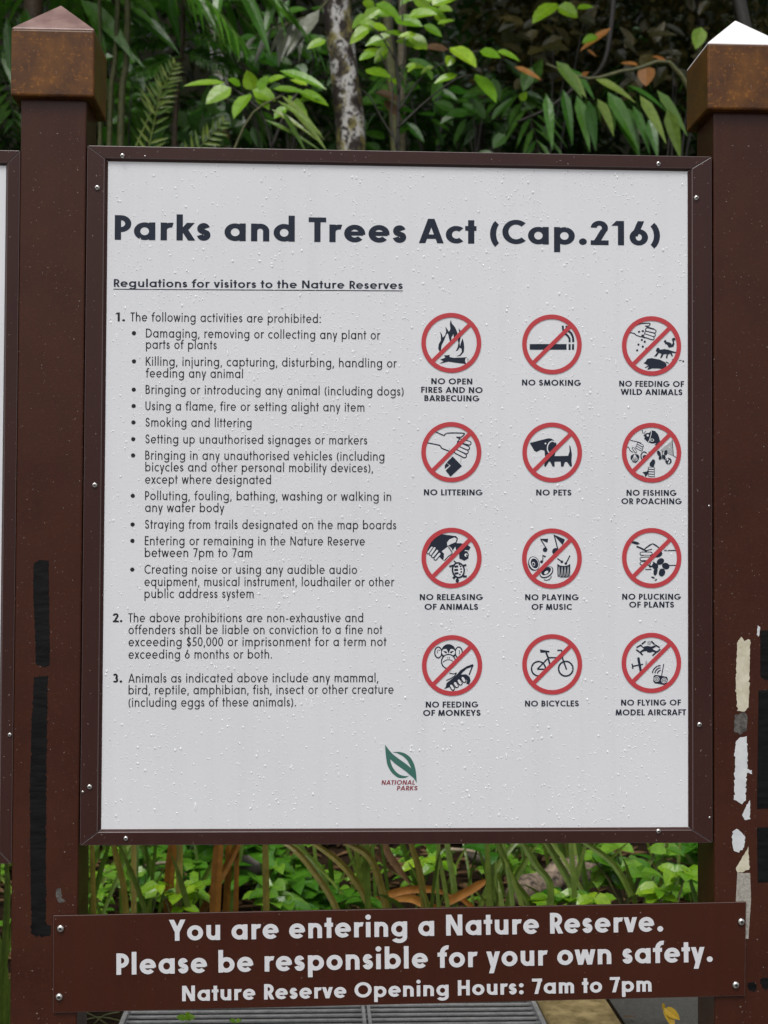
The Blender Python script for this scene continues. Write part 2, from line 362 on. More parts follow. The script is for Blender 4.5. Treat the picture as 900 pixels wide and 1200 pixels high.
        d = .78 + e * 1.2; a = g.hw(d / 2 - h, 1) / 2; g.D(d / 2, 1, a, 0); g.D(d / 2, 1, d - a, 0); g.H(.27, d * .2, d * .8, .85); g.W = d; S = (DG, DG)
    elif ch == 'B': g.V(h, 0, 1); halfbowl(g, h, .53 - h, 1, .48 + e); halfbowl(g, h, 0, .53 + h, .54 + e); g.W = .54 + e; S = (ST, RD)
    elif ch == 'C': d = .92 + e * .5; g.arc(0, 0, d, 1, 46, 314); g.W = d * .84; S = (RD, RD * .5)
    elif ch == 'D': g.V(h, 0, 1); halfbowl(g, h, 0, 1, .74 + e * .8); g.W = .74 + e * .8; S = (ST, RD)
    elif ch == 'E': d = .46 + e; g.V(h, 0, 1); g.H(1 - h * .92, h, d); g.H(.52, h, d * .95); g.H(h * .92, h, d); g.W = d; S = (ST, .05)
    elif ch == 'F': d = .44 + e; g.V(h, 0, 1); g.H(1 - h * .92, h, d); g.H(.50, h, d * .95); g.W = d; S = (ST, .02)
    elif ch == 'G': d = .94 + e * .5; g.arc(0, 0, d, 1, 46, 362); g.H(.5 - h * .5, d * .52, d - h); g.W = d; S = (RD, RD)
    elif ch == 'H': d = .64 + e; g.V(h, 0, 1); g.V(d - h, 0, 1); g.H(.53, h, d - h); g.W = d
    elif ch == 'I': g.V(h, 0, 1); g.W = w
    elif ch == 'J': d = .36 + e; g.V(d - h, d / 2, 1); g.arc(0, 0, d, d, 0, -150); g.W = d
    elif ch == 'K': d = .62 + e; g.V(h, 0, 1); g.D(d - h * 1.4, 1, h * 1.7, .42); g.D(w + .06, .60, d - h, 0); g.W = d; S = (ST, DG)
    elif ch == 'L': d = .42 + e; g.V(h, 0, 1); g.H(h * .92, h, d); g.W = d; S = (ST, .02)
    elif ch == 'M':
        d = .84 + e * 1.5; a = g.hw(.1, 1) / 2; g.D(d * .1 + a, 1, a, 0); g.D(d * .9 - a, 1, d - a, 0); g.D(d * .1 + a, 1, d / 2, .02); g.D(d * .9 - a, 1, d / 2, .02); g.W = d; S = (.05, .05)
    elif ch == 'N': d = .68 + e; g.V(h, 0, 1); g.V(d - h, 0, 1); a = g.hw(d * .7, 1) / 2; g.D(a, 1, d - a, 0); g.W = d
    elif ch == 'O': d = .98 + e * .3; g.arc(0, 0, d, 1); g.W = d; S = (RD, RD)
    elif ch == 'P': g.V(h, 0, 1); halfbowl(g, h, .42 - h, 1, .50 + e); g.W = .50 + e; S = (ST, .03)
    elif ch == 'R':
        d = .52 + e; g.V(h, 0, 1); halfbowl(g, h, .44 - h, 1, d - .02); g.D(d * .45, .5, d - h * .9, 0); g.W = d; S = (ST, .02)
    elif ch == 'S': g.bez(SSEG, 0, 0, .54 + e, 1); g.W = .54 + e; S = (RD, RD)
    elif ch == 'T': d = .52 + e * 1.3; g.V(d / 2, 0, 1); g.H(1 - h * .92, 0, d); g.W = d; S = (.02, .02)
    elif ch == 'U': d = .62 + e; g.V(h, d / 2, 1); g.V(d - h, d / 2, 1); g.arc(0, 0, d, d, 180, 360); g.W = d
    elif ch == 'V': d = .74 + e; a = g.hw(d / 2 - h, 1) / 2; g.D(a, 1, d / 2, 0); g.D(d - a, 1, d / 2, 0); g.W = d; S = (DG, DG)
    elif ch == 'W':
        d = 1.1 + e * 1.7; a = g.hw(.24, 1) / 2; g.D(a, 1, d * .28, 0); g.D(d / 2, 1, d * .28, 0); g.D(d / 2, 1, d * .72, 0); g.D(d - a, 1, d * .72, 0); g.W = d; S = (DG, DG)
    elif ch == 'Y': d = .68 + e; a = g.hw(d / 2 - h, .58) / 2; g.V(d / 2, 0, .46); g.D(a, 1, d / 2, .42); g.D(d - a, 1, d / 2, .42); g.W = d; S = (DG, DG)
    # figures and signs
    elif ch == '0': g.arc(0, 0, .58 + e, 1); g.W = .58 + e; S = (.045, .045)
    elif ch == '1': g.V(.20 + h, 0, 1); g.D(.20 + h * .8, 1, .06 + h * .5, .80); g.W = .20 + w; S = (.09, .14)
    elif ch == '2':
        d = .54 + e; r = d / 2; g.arc(0, 1 - d, d, 1, 178, -28)
        a = R(-28); g.D(r + (r - h) * math.cos(a), 1 - r + (r - h) * math.sin(a) + .03, g.hw(.5, .6) / 2, 0); g.H(h * .92, 0, d + .02); g.W = d; S = (.05, .05)
    elif ch == '3':
        d = .48 + e; g.arc(.02, .50 - h, .02 + d * .92, 1, 160, -90); g.arc(0, 0, d + .02, .50 + h, 90, -150); g.W = d + .02; S = (.05, .05)
    elif ch == '5':
        d = .52 + e; g.arc(-.06, 0, d, .62, 125, -150); g.D(.16 + h, 1, .07 + h, .50); g.H(1 - h * .92, .12, d - .02); g.W = d; S = (.05, .05)
    elif ch == '6':
        d = .58 + e; g.arc(0, 0, d, d * 1.06); g.D(d * .62, 1, h * 1.25 + .03, d * .58); g.W = d; S = (.05, .05)
    elif ch == '7': d = .54 + e; g.H(1 - h * .92, 0, d); g.D(d - g.hw(.35, 1) / 2, 1, .14 + h, 0); g.W = d; S = (.04, .03)
    elif ch == '.': g.dot(h * 1.25, h * 1.25, h * 1.3); g.W = w * 1.25
    elif ch == ',': g.D(h * 1.7, h * 2, h * .9, -.16); g.W = w * 1.3; S = (.05, .07)
    elif ch == ':': g.dot(h * 1.25, h * 1.25, h * 1.3); g.dot(h * 1.25, XH - h * 1.3, h * 1.3); g.W = w * 1.3
    elif ch == '(': g.arc(0, -.26, .9, 1.08, 127, 233); g.W = .24 + h; S = (.07, .02)
    elif ch == ')': g.arc(-.66, -.26, .24 + h, 1.08, -53, 53); g.W = .24 + h; S = (.02, .07)
    elif ch == '-': g.H(.34, 0, .3); g.W = .3
    elif ch == '$': g.bez(SSEG, 0, 0, .52 + e, 1); q = g.h; g.h = q * .8; g.V(.26 + e / 2, -.1, 1.1); g.h = q; g.W = .52 + e; S = (.05, .05)
    else: g.W = .3
    g.sb = S if w > .15 else (S[0] + .018, S[1] + .018); return g
GC = {}
def glyph(ch, w):
    if (ch, w) not in GC: GC[(ch, w)] = make_glyph(ch, w)
    return GC[(ch, w)]
DZ = 3e-5
INKED = set()
def ink(q):
    """remember which 4 mm cells of the board carry print"""
    c = (sum(v[0] for v in q) / len(q), sum(v[2] for v in q) / len(q))
    for i in range(len(q)):
        a, b = q[i], q[(i + 1) % len(q)]; n = max(1, int(math.hypot(b[0] - a[0], b[2] - a[2]) / .003))
        for k in range(n):
            x, z = a[0] + (b[0] - a[0]) * k / n, a[2] + (b[2] - a[2]) * k / n; m = max(1, int(math.hypot(c[0] - x, c[1] - z) / .003))
            for j in range(m + 1): INKED.add((int((x + (c[0] - x) * j / m) * 250 + 1000), int((z + (c[1] - z) * j / m) * 250)))
def write(mb, text, P0, P1, cap, w, Y=0.0, lift=4e-4, track=0.0, slant=0.0, mi=0, grow=0.0):
    """set one line of text from P0 to P1 (world points on the plane), capital height cap"""
    w = round(w, 3); xs = []; x = 0
    for i, ch in enumerate(text):
        gl = glyph(ch, w); l = 0 if i == 0 else gl.sb[0]; x += l; xs.append(x)
        x += gl.W + (0 if i == len(text) - 1 else gl.sb[1] + track)
    d = P1 - P0; sx = d.length / x; ux = d.normalized(); uz = Vector((-ux.z, 0, ux.x))
    for i, ch in enumerate(text):
        gl = glyph(ch, w)
        for k, (pts, fs) in enumerate(gl.st):
            if grow: pts = None
            vs = []
            for (a, b) in gl.st[k][0]:
                q = P0 + ux * ((xs[i] + a + slant * b) * sx) + uz * (b * cap)
                vs.append((q.x, Y - lift - k * DZ, q.z))
            mb.add(vs, fs, mi)
            for f_ in fs: ink([vs[j_] for j_ in f_])
MPP = (at(451, 600) - at(450, 600)).length      # metres per photo pixel on the board
SLOPE = .003
def line(mb, text, x0, yb, x1, cappx, w, yb1=None, Y=0.0, **k):
    P0 = at(x0, yb, Y); P1 = at(x1, yb if yb1 is None else yb1, Y)
    if yb1 is None: P1.z = P0.z + (P1.x - P0.x) * SLOPE
    write(mb, text, P0, P1, cappx * MPP, w, Y=Y, **k)
def disc_px(mb, px, py, rpx, Y=0.0, lift=4e-4, n=14):
    c = at(px, py, Y); r = rpx * MPP
    vs = [(c.x + r * math.cos(2 * math.pi * k / n), Y - lift, c.z + r * math.sin(2 * math.pi * k / n)) for k in range(n)]; mb.add(vs, [tuple(range(n))]); ink(vs)

# ------------------------------------------------------------------ screws
def screw(name, px, py, Y, r, parent):
    c = at(px, py, Y) if not isinstance(px, Vector) else px
    prof = [(r * 1.0, 0), (r * 1.0, .18 * r), (r * .9, .45 * r), (r * .62, .68 * r), (r * .40, .74 * r)]
    mb = MB(); n = 16; vs = []; fs = []
    for (q, h) in prof:
        for k in range(n): a = 2 * math.pi * k / n; vs.append((c.x + q * math.cos(a), Y - h, c.z + q * math.sin(a)))
    for i in range(len(prof) - 1):
        for k in range(n): fs.append((i * n + k, i * n + (k + 1) % n, (i + 1) * n + (k + 1) % n, (i + 1) * n + k))
    mb.add(vs, fs, 0)
    o = mb.build(name, M['steel'], parent, smooth=True)
    s = MB(); q = r * .41
    s.add([(c.x + q * math.cos(math.pi * k / 3), Y - .73 * r, c.z + q * math.sin(math.pi * k / 3)) for k in range(6)], [tuple(range(6))])
    s.build('socket', M['socket'], o); return o

# ------------------------------------------------------------------ framed board
def rail(A, B, ia, ib, name, parent, yf=-.008, yb=.035):
    """mitred rail: outer edge A-B, inner edge ia-ib (x,z pairs); small bevelled lip towards the panel"""
    A, B, ia, ib = [Vector((q[0], 0, q[1])) for q in (A, B, ia, ib)]
    ux = (B - A).normalized(); g_ = .0006
    A2, B2, a2, b2 = A + ux * g_, B - ux * g_, ia + ux * g_, ib - ux * g_
    la, lb = A2.lerp(a2, .84), B2.lerp(b2, .84)
    def sec(o, l, i): return [Vector((o.x, yb, o.z)), Vector((o.x, yf, o.z)), Vector((l.x, yf, l.z)), Vector((i.x, -.0008, i.z)), Vector((i.x, yb, i.z))]
    s0 = sec(A2, la, a2); s1 = sec(B2, lb, b2); mb = MB()
    mb.add(s0 + s1, [(i, (i + 1) % 5, 5 + (i + 1) % 5, 5 + i) for i in range(5)] + [(4, 3, 2, 1, 0), (5, 6, 7, 8, 9)])
    o = mb.build(name, M['frame'], parent, bevel=.0011, seg=2); o.data.materials.append(M['skylit_edge']); o.modifiers['bevel'].material = 1; return o
def framed_board(root, xl, xr, zb, zt, wl, wr, wb, wt):
    pn = MB(); pn.box(xl - .004, 0, zb - .004, xr + .004, .006, zt + .004); pn.build('panel', M['panel'], root)
    bk = MB(); bk.box(xl - .004, .0065, zb - .004, xr + .004, .030, zt + .004); bk.build('backing_sheet', M['frame'], root)
    O = [(xl - wl, zb - wb), (xr + wr, zb - wb), (xr + wr, zt + wt), (xl - wl, zt + wt)]; I = [(xl, zb), (xr, zb), (xr, zt), (xl, zt)]
    for k in range(4): rail(O[k], O[(k + 1) % 4], I[k], I[(k + 1) % 4], 'frame_rail', root)

BZ, TZ = .752, 2.1128
sign = empty('information_board', (0, 0, .72), 'large brown framed white board headed Parks and Trees Act, hung between two posts', 'sign')
framed_board(sign, -.6, .6, BZ, TZ, .0415, .049, .031, .030)
for (x, y, r) in ((143.5, 182.5, .0052), (771.5, 192, .0052), (114, 220, .0056), (111, 568.5, .0056), (105, 922, .0056), (816, 232, .0056), (819.6, 849, .0056), (147.5, 982.5, .0052), (771.5, 974, .0052), (170, 183, .002), (97, 928, .003), (831, 593, .0025), (831.5, 958, .0025)):
    screw('screw', x, y, -.0082, r, sign)

t_ = MB(); line(t_, 'Parks and Trees Act (Cap.216)', 134.4, 281, 773.5, 29.0, .212, 288)
tag(t_.build('heading', M['navy'], sign), 'large bold heading Parks and Trees Act (Cap.216)')
t_ = MB(); line(t_, 'Regulations for visitors to the Nature Reserves', 133.4, 336.2, 472, 9.3, .175, 338.8)
a, b_ = at(133, 338.9), at(472, 340.9); q = .0009
t_.add([(a.x, -.00033, a.z - q), (b_.x, -.00033, b_.z - q), (b_.x, -.00033, b_.z + q), (a.x, -.00033, a.z + q)], [(0, 1, 2, 3)])
tag(t_.build('subheading', M['navy'], sign), 'small bold underlined subheading about regulations for visitors')
RW, CH = .128, 10.5
ITEMS = [
 ('numbered_clause', '1.', 135.3, [('The following activities are prohibited:', 152.9, 376.6, 376)]),
 ('bullet_point', None, 157, [('Damaging, removing or collecting any plant or', 171, 395.5, 445.6), ('parts of plants', 171, 408.7, 254)]),
 ('bullet_point', None, 157, [('Killing, injuring, capturing, disturbing, handling or', 170.8, 428.5, 465), ('feeding any animal', 170.8, 442.3, 284.7)]),
 ('bullet_point', None, 156.8, [('Bringing or introducing any animal (including dogs)', 170.6, 461.6, 473)]),
 ('bullet_point', None, 156.6, [('Using a flame, fire or setting alight any item', 170.4, 480.8, 427)]),
 ('bullet_point', None, 156.4, [('Smoking and littering', 170.4, 500, 294.8)]),
 ('bullet_point', None, 156.2, [('Setting up unauthorised signages or markers', 170.3, 519.6, 430.4)]),
 ('bullet_point', None, 156, [('Bringing in any unauthorised vehicles (including', 170.2, 538.6, 450.4), ('bicycles and other personal mobility devices),', 170.2, 552.4, 437), ('except where designated', 170, 566.8, 317.6)]),
 ('bullet_point', None, 155.6, [('Polluting, fouling, bathing, washing or walking in', 170, 586, 458.4), ('any water body', 170, 600, 262.8)]),
 ('bullet_point', None, 155.4, [('Straying from trails designated on the map boards', 169.8, 619.6, 464.4)]),
 ('bullet_point', None, 155.2, [('Entering or remaining in the Nature Reserve', 169.7, 638.8, 427.6), ('between 7pm to 7am', 169.7, 652.8, 295.6)]),
 ('bullet_point', None, 155, [('Creating noise or using any audible audio', 169.3, 672.4, 418.4), ('equipment, musical instrument, loudhailer or other', 169.3, 686.8, 462), ('public address system', 169.3, 700.8, 297.2)]),
 ('numbered_clause', '2.', 132.2, [('The above prohibitions are non-exhaustive and', 150.4, 729.2, 425.6), ('offenders shall be liable on conviction to a fine not', 150.6, 743.2, 448), ('exceeding $50,000 or imprisonment for a term not', 150.6, 757.4, 452.8), ('exceeding 6 months or both.', 150.6, 772, 318.8)]),
 ('numbered_clause', '3.', 132, [('Animals as indicated above include any mammal,', 150.4, 800, 443.2), ('bird, reptile, amphibian, fish, insect or other creature', 150.6, 813.8, 461.2), ('(including eggs of these animals).', 150.6, 828.4, 346.8)]),
]
for (nm, num, xn, lines) in ITEMS:
    t_ = MB()
    if num: line(t_, num, xn, lines[0][2], xn + 11.2, CH, .20)
    else: disc_px(t_, xn, lines[0][2] - 5.0, 2.5)
    for (s_, x0, yb, x1) in lines: line(t_, s_, x0, yb, x1, CH, RW)
    t_.build(nm, M['black_ink'], sign)

# --- prohibition pictograms, drawn in a 900-unit square that is 80 photo pixels wide
U = 11.25
class Icon:
    def __init__(s, ox, oy): s.ox, s.oy = ox, oy; s.mb = MB(); s.k = 0
    def P(s, u, v, lift):
        p = at(s.ox + u / U, s.oy + v / U, 0.0); return (p.x, -lift, p.z)
    def lift(s): s.k += 1; return 4.5e-4 + s.k * 1.2e-5
    def poly(s, pts, c=0, smooth=0):
        if smooth: pts = catmull(pts, smooth)
        l = s.lift(); vs = [s.P(u, v, l) for u, v in pts]; s.mb.add(vs, [tuple(range(len(pts)))], c)
        if c == 0: ink(vs)
    def disc(s, x, y, rx, ry=None, rot=0, c=0, n=22):
        ry = ry or rx; r_ = R(rot); cs, sn = math.cos(r_), math.sin(r_)
        s.poly([(x + rx * math.cos(a) * cs - ry * math.sin(a) * sn, y + rx * math.cos(a) * sn + ry * math.sin(a) * cs) for a in [2 * math.pi * k / n for k in range(n)]], c)
    def line(s, pts, wd, c=0, smooth=0, closed=False):
        if smooth: pts = catmull(pts, smooth, closed)
        if closed: pts = list(pts) + [pts[0]]
        l = s.lift(); L = []; Q = []; n = len(pts)
        for i, p in enumerate(pts):
            a = pts[i - 1] if i else (pts[-2] if closed else p); b = pts[i + 1] if i < n - 1 else (pts[1] if closed else p)
            dx, dy = b[0] - a[0], b[1] - a[1]; d = math.hypot(dx, dy) or 1; w_ = wd if isinstance(wd, (int, float)) else wd[i]
            L.append(s.P(p[0] - dy / d * w_ / 2, p[1] + dx / d * w_ / 2, l)); Q.append(s.P(p[0] + dy / d * w_ / 2, p[1] - dx / d * w_ / 2, l))
        s.mb.add(L + Q, [(i, i + 1, n + i + 1, n + i) for i in range(n - 1)], c)
    def ring(s, x, y, rx, ry, wd, rot=0, c=0, a0=0, a1=360):
        r_ = R(rot); cs, sn = math.cos(r_), math.sin(r_); n = 28; pts = []
        for k in range(n + 1):
            a = R(a0 + (a1 - a0) * k / n); pts.append((x + rx * math.cos(a) * cs - ry * math.sin(a) * sn, y + rx * math.cos(a) * sn + ry * math.sin(a) * cs))
        s.line(pts, wd, c)
    def pill(s, x0, y0, x1, y1, wd, edge=12):
        s.capsule(x0, y0, x1, y1, wd / 2 + edge / 2, 0); s.capsule(x0, y0, x1, y1, wd / 2 - edge / 2, 1)
    def capsule(s, x0, y0, x1, y1, r, c=0):
        a = math.atan2(y1 - y0, x1 - x0); pts = []
        for k in range(9): q = a + math.pi / 2 + math.pi * k / 8; pts.append((x0 + r * math.cos(q), y0 + r * math.sin(q)))
        for k in range(9): q = a - math.pi / 2 + math.pi * k / 8; pts.append((x1 + r * math.cos(q), y1 + r * math.sin(q)))
        s.poly(pts, c)
def catmull(p, n, closed=False):
    o = []; m = len(p)
    for i in range(m if closed else m - 1):
        p0 = p[i - 1] if (i or closed) else p[0]; p1 = p[i]; p2 = p[(i + 1) % m]; p3 = p[(i + 2) % m] if (closed or i + 2 < m) else p[-1]
        for k in range(n):
            t = k / n
            o.append(tuple(.5 * (2 * p1[d] + (p2[d] - p0[d]) * t + (2 * p0[d] - 5 * p1[d] + 4 * p2[d] - p3[d]) * t * t + (3 * p1[d] - p0[d] - 3 * p2[d] + p3[d]) * t**3) for d in (0, 1)))
    if not closed: o.append(p[-1])
    return o

def d_fire(i):
    i.poly([(430, 165), (445, 215), (490, 270), (520, 345), (512, 400), (480, 425), (470, 400), (465, 350), (440, 400), (435, 450), (425, 475), (405, 400), (392, 340), (370, 360), (345, 430), (310, 500), (300, 560), (310, 610), (290, 600), (265, 545), (270, 490), (298, 440), (300, 370), (285, 320), (312, 355), (325, 400), (355, 370), (370, 320), (358, 255), (385, 290), (405, 325), (425, 290), (418, 220)])
    i.poly([(535, 275), (552, 300), (568, 330), (560, 400), (545, 470), (555, 520), (520, 570), (495, 580), (520, 530), (530, 480), (520, 400), (540, 340)])
    i.poly([(585, 410), (600, 460), (608, 530), (602, 590), (560, 640), (500, 650), (550, 625), (575, 590), (570, 540), (550, 540), (560, 480)])
    i.poly([(290, 690), (360, 665), (340, 635), (420, 630), (410, 655), (470, 668), (640, 660), (662, 690), (655, 735), (630, 750), (520, 735), (400, 718), (275, 745), (335, 712)])
    i.disc(637, 704, 17, 36, 0, 1)
def d_smoke(i):
    i.poly([(155, 452), (640, 452), (640, 527), (155, 527)])
    for x in (667, 712): i.poly([(x, 452), (x + 27, 452), (x + 27, 529), (x, 529)])
    i.line([(727, 428), (725, 370), (700, 310), (670, 285)], 27, 0, 5); i.line([(681, 428), (678, 380), (655, 345), (640, 330), (610, 305), (595, 265), (590, 210)], 26, 0, 5)
    i.line([(670, 290), (640, 250), (638, 210)], 24, 0, 5)
def hand_lines(i, pts_list, wd=13):
    for p in pts_list: i.line(p, wd, 0, 3)
def d_feed(i):
    hand_lines(i, [[(235, 182), (290, 162), (400, 155), (412, 170), (395, 192), (350, 190)], [(150, 280), (205, 290), (240, 318), (320, 340), (350, 350)], [(350, 190), (400, 212), (470, 232)]])
    for a in ((375, 240, 470, 262), (365, 285, 460, 310), (350, 320, 445, 352)): i.pill(*a, 44, 13)
    for (x, y) in ((268, 268), (318, 258), (312, 318), (305, 375), (343, 398), (260, 436), (318, 463), (243, 512), (365, 490)): i.disc(x, y, 14)
    i.poly([(592, 400), (608, 372), (625, 385), (632, 402), (662, 405), (690, 420), (700, 440), (715, 410), (700, 370), (712, 348), (740, 350), (748, 375), (728, 385), (735, 430), (720, 465), (690, 472), (660, 478), (648, 450), (630, 430), (608, 432), (612, 415)])
    i.poly([(488, 520), (505, 480), (530, 480), (545, 505), (600, 495), (660, 505), (700, 520), (755, 535), (755, 550), (700, 545), (715, 590), (700, 595), (680, 555), (650, 570), (640, 620), (620, 612), (632, 560), (590, 565), (570, 610), (545, 615), (565, 560), (530, 545), (500, 590), (465, 597), (490, 560), (510, 540)])
    i.poly([(325, 682), (355, 660), (375, 625), (430, 615), (540, 635), (610, 668), (632, 700), (622, 745), (590, 760), (520, 750), (440, 750), (400, 765), (375, 768), (400, 725), (350, 745), (345, 738), (390, 710), (350, 690)])
    i.line([(620, 665), (660, 685)], 12); i.line([(700, 640), (725, 625), (740, 632)], 9); i.line([(795, 645), (830, 645)], 8); i.disc(850, 657, 12)
def d_litter(i):
    hand_lines(i, [[(215, 175), (345, 232)], [(345, 232), (385, 198), (590, 198), (605, 215), (565, 250), (505, 250)], [(505, 250), (580, 285), (660, 310)], [(118, 325), (280, 358), (310, 395), (420, 440)]], 15)
    for a in ((560, 300, 672, 330), (535, 345, 652, 395), (510, 390, 635, 445), (500, 440, 612, 498)): i.pill(*a, 50, 14)
    i.disc(528, 312, 16); i.disc(502, 362, 12)
    i.poly([(455, 505), (578, 632), (425, 772), (362, 690), (430, 625), (375, 585)]); i.poly([(372, 590), (412, 622), (352, 668), (350, 625)])
    for p in ([(410, 395), (412, 440)], [(375, 450), (378, 495)], [(565, 520), (562, 595)]): i.line(p, 7, 2)
def d_pets(i):
    i.poly([(155, 328), (300, 290), (400, 265), (440, 270), (470, 290), (505, 330), (510, 400), (480, 500), (660, 497), (680, 440), (676, 355), (692, 375), (710, 470), (705, 560), (712, 635), (690, 640), (645, 575), (618, 580), (598, 640), (568, 640), (562, 572), (482, 575), (482, 640), (455, 640), (425, 575), (408, 575), (365, 642), (345, 635), (358, 520), (348, 425), (300, 418), (245, 445), (215, 430)])
    i.ring(446, 385, 58, 82, 14, 12, 1, 95, 300); i.disc(362, 335, 11, c=1)
def d_fish(i):
    i.poly([(325, 225), (370, 195), (400, 195), (430, 160), (480, 170), (520, 215), (540, 280), (545, 320), (580, 330), (520, 365), (470, 355), (500, 330), (440, 335), (380, 315), (335, 270), (345, 250)])
    i.ring(400, 240, 20, 85, 9, 15, 1, -80, 80); i.disc(382, 228, 15, c=1); i.ring(440, 290, 22, 16, 8, 0, 1); i.line([(310, 155), (315, 195), (340, 200), (352, 170)], 9)
    hand_lines(i, [[(140, 280), (180, 298), (240, 310), (300, 330)], [(105, 378), (130, 385), (150, 425), (190, 450)]], 9)
    for a in ((255, 335, 315, 365), (245, 360, 308, 395), (235, 385, 300, 420), (190, 395, 225, 445)): i.pill(*a, 24, 8)
    i.poly([(205, 470), (160, 495), (155, 530), (185, 580), (225, 590), (260, 560), (272, 510), (255, 480)])
    for k in range(5): i.line([(210, 478), (172 + k * 22, 572 - abs(k - 2) * 4)], 7, 1)
    i.ring(335, 500, 42, 55, 14, 0, 0, 120, 320); i.disc(343, 512, 28); i.disc(405, 458, 10, 20, -30)
    i.poly([(410, 590), (450, 540), (478, 555), (480, 585), (460, 650), (405, 625)]); i.poly([(400, 640), (455, 650), (350, 780), (340, 735), (310, 715), (375, 700)])
    for k in range(4): i.pill(402, 658 + k * 32, 460, 662 + k * 32, 26, 8)
    i.line([(250, 742), (330, 770)], 9)
    i.poly([(545, 420), (705, 295), (718, 495)], 2); i.line([(705, 290), (720, 495), (755, 518)], 9)
    i.disc(530, 465, 22, 40, -25); i.disc(620, 455, 22, 36, 15); i.disc(545, 520, 18, 30, 10); i.disc(598, 515, 18, 34, -15); i.line([(575, 430), (572, 540)], 10)
    i.disc(655, 565, 42, 42); i.disc(642, 545, 12, 16, 0, 1); i.disc(662, 582, 9, 20, 30, 1); i.disc(670, 560, 8, 8, 0, 1)
def d_release(i):
    i.poly([(120, 390), (190, 250), (310, 180), (500, 205), (525, 235), (505, 300), (430, 330), (385, 345), (385, 372), (310, 405), (340, 440), (335, 530), (280, 480), (250, 395), (200, 350)])
    i.poly([(385, 330), (380, 290), (410, 250), (480, 222), (508, 240), (495, 285), (430, 310), (400, 330)], 1)
    i.poly([(310, 405), (385, 350), (400, 385), (440, 420), (390, 470), (350, 525), (332, 520), (345, 440)], 1)
    i.line([(400, 350), (448, 430), (395, 475), (345, 530)], 12, 0, 3)
    for a in ((180, 360, 135, 420), (215, 365, 165, 440), (250, 400, 195, 470), (280, 440, 228, 502)): i.pill(*a, 40, 12)
    i.poly([(405, 335), (460, 300), (560, 298), (640, 315), (690, 350), (670, 395), (640, 400), (668, 440), (660, 500), (610, 530), (545, 500), (540, 430), (480, 420), (495, 360), (455, 400), (440, 360)])
    i.poly([(492, 345), (500, 400), (455, 395)], 1); i.disc(632, 455, 22, c=1); i.disc(640, 460, 11); i.line([(615, 395), (665, 400)], 12, 1)
    i.disc(530, 655, 88, 108, -8); i.disc(530, 655, 66, 86, -8, 1)
    for (x, y) in ((500, 610), (500, 655), (505, 700)): i.poly([(x - 28, y - 16), (x + 25, y - 20), (x + 30, y + 8), (x - 20, y + 16)])
    for (x, y) in ((560, 605), (565, 640), (568, 678), (550, 712), (545, 580)): i.disc(x, y, 13, 12)
    i.line([(410, 608), (465, 590)], 24); i.line([(595, 595), (635, 585)], 26); i.line([(460, 765), (490, 735)], 32); i.line([(590, 735), (640, 738)], 28)
    i.disc(516, 792, 22, 30); i.line([(516, 775), (525, 740)], 22); i.line([(470, 530), (500, 555)], 14); i.line([(640, 630), (648, 665)], 6, 2)
def d_music(i):
    def note(x, y, r, sx, sy, flag, wd): i.disc(x, y, r); i.line([(x + r * .8, y - 4), (sx, sy)], wd); i.poly(flag)
    note(357, 340, 31, 300, 205, [(285, 195), (398, 195), (388, 248), (340, 225)], 13); note(495, 362, 45, 478, 150, [(465, 135), (620, 205), (588, 278), (515, 195)], 16)
    note(310, 498, 20, 328, 415, [(315, 402), (372, 425), (355, 445)], 11)
    i.disc(210, 520, 72, 95, -20); i.disc(212, 520, 62, 86, -20, 1); i.disc(218, 520, 48, 68, -20); i.disc(205, 528, 20, 28, -20, 1); i.disc(205, 530, 13, 20, -20); i.ring(200, 530, 62, 85, 8, -20, 0, 90, 200)
    i.disc(375, 635, 100, 68, -35); i.disc(373, 630, 88, 58, -35, 1); i.disc(370, 622, 72, 46, -35); i.disc(372, 640, 30, 18, -35, 1); i.ring(380, 690, 60, 50, 10, -20, 0, 20, 150)
    i.poly([(518, 530), (688, 530), (688, 690), (640, 705), (570, 705), (520, 690)]); i.disc(603, 532, 70, 20, 0, 1)
    for k in range(4):
        x = 540 + k * 40; i.line([(x, 565), (x - 12, 690)], 9, 2); i.line([(x, 565), (x + 16, 700)], 9, 2)
    i.line([(520, 455), (575, 495)], 14); i.disc(578, 500, 19); i.line([(685, 415), (635, 515)], 14); i.disc(630, 522, 18)
def d_pluck(i):
    i.disc(220, 250, 55, 19, 12); i.line([(235, 295), (290, 318), (370, 360)], 22); i.line([(350, 355), (440, 332)], 12)
    hand_lines(i, [[(340, 330), (447, 260), (545, 325)]], 12)
    i.line([(340, 330), (447, 260), (545, 325)], 13); i.line([(600, 350), (755, 350)], 14); i.line([(650, 546), (755, 546)], 13)
    for (y, x1) in ((392, 420), (462, 410), (520, 395)): i.pill(302, y, x1, y, 42, 12)
    i.poly([(330, 412), (420, 412), (420, 440), (335, 440)], 2); i.disc(515, 400, 62, 40, -15); i.disc(430, 420, 18); i.disc(418, 560, 22, 14); i.line([(350, 600), (430, 598)], 12)
    i.disc(550, 495, 52, 40, -35); i.disc(620, 555, 50, 42, 20); i.disc(570, 640, 42, 52, 15); i.disc(485, 625, 26, 55, 10); i.disc(480, 555, 44, 40, 40); i.disc(540, 572, 20, c=1)
    i.line([(455, 500), (500, 560)], 20); i.disc(452, 706, 26, 10, 20); i.disc(490, 738, 18, 9, -45)
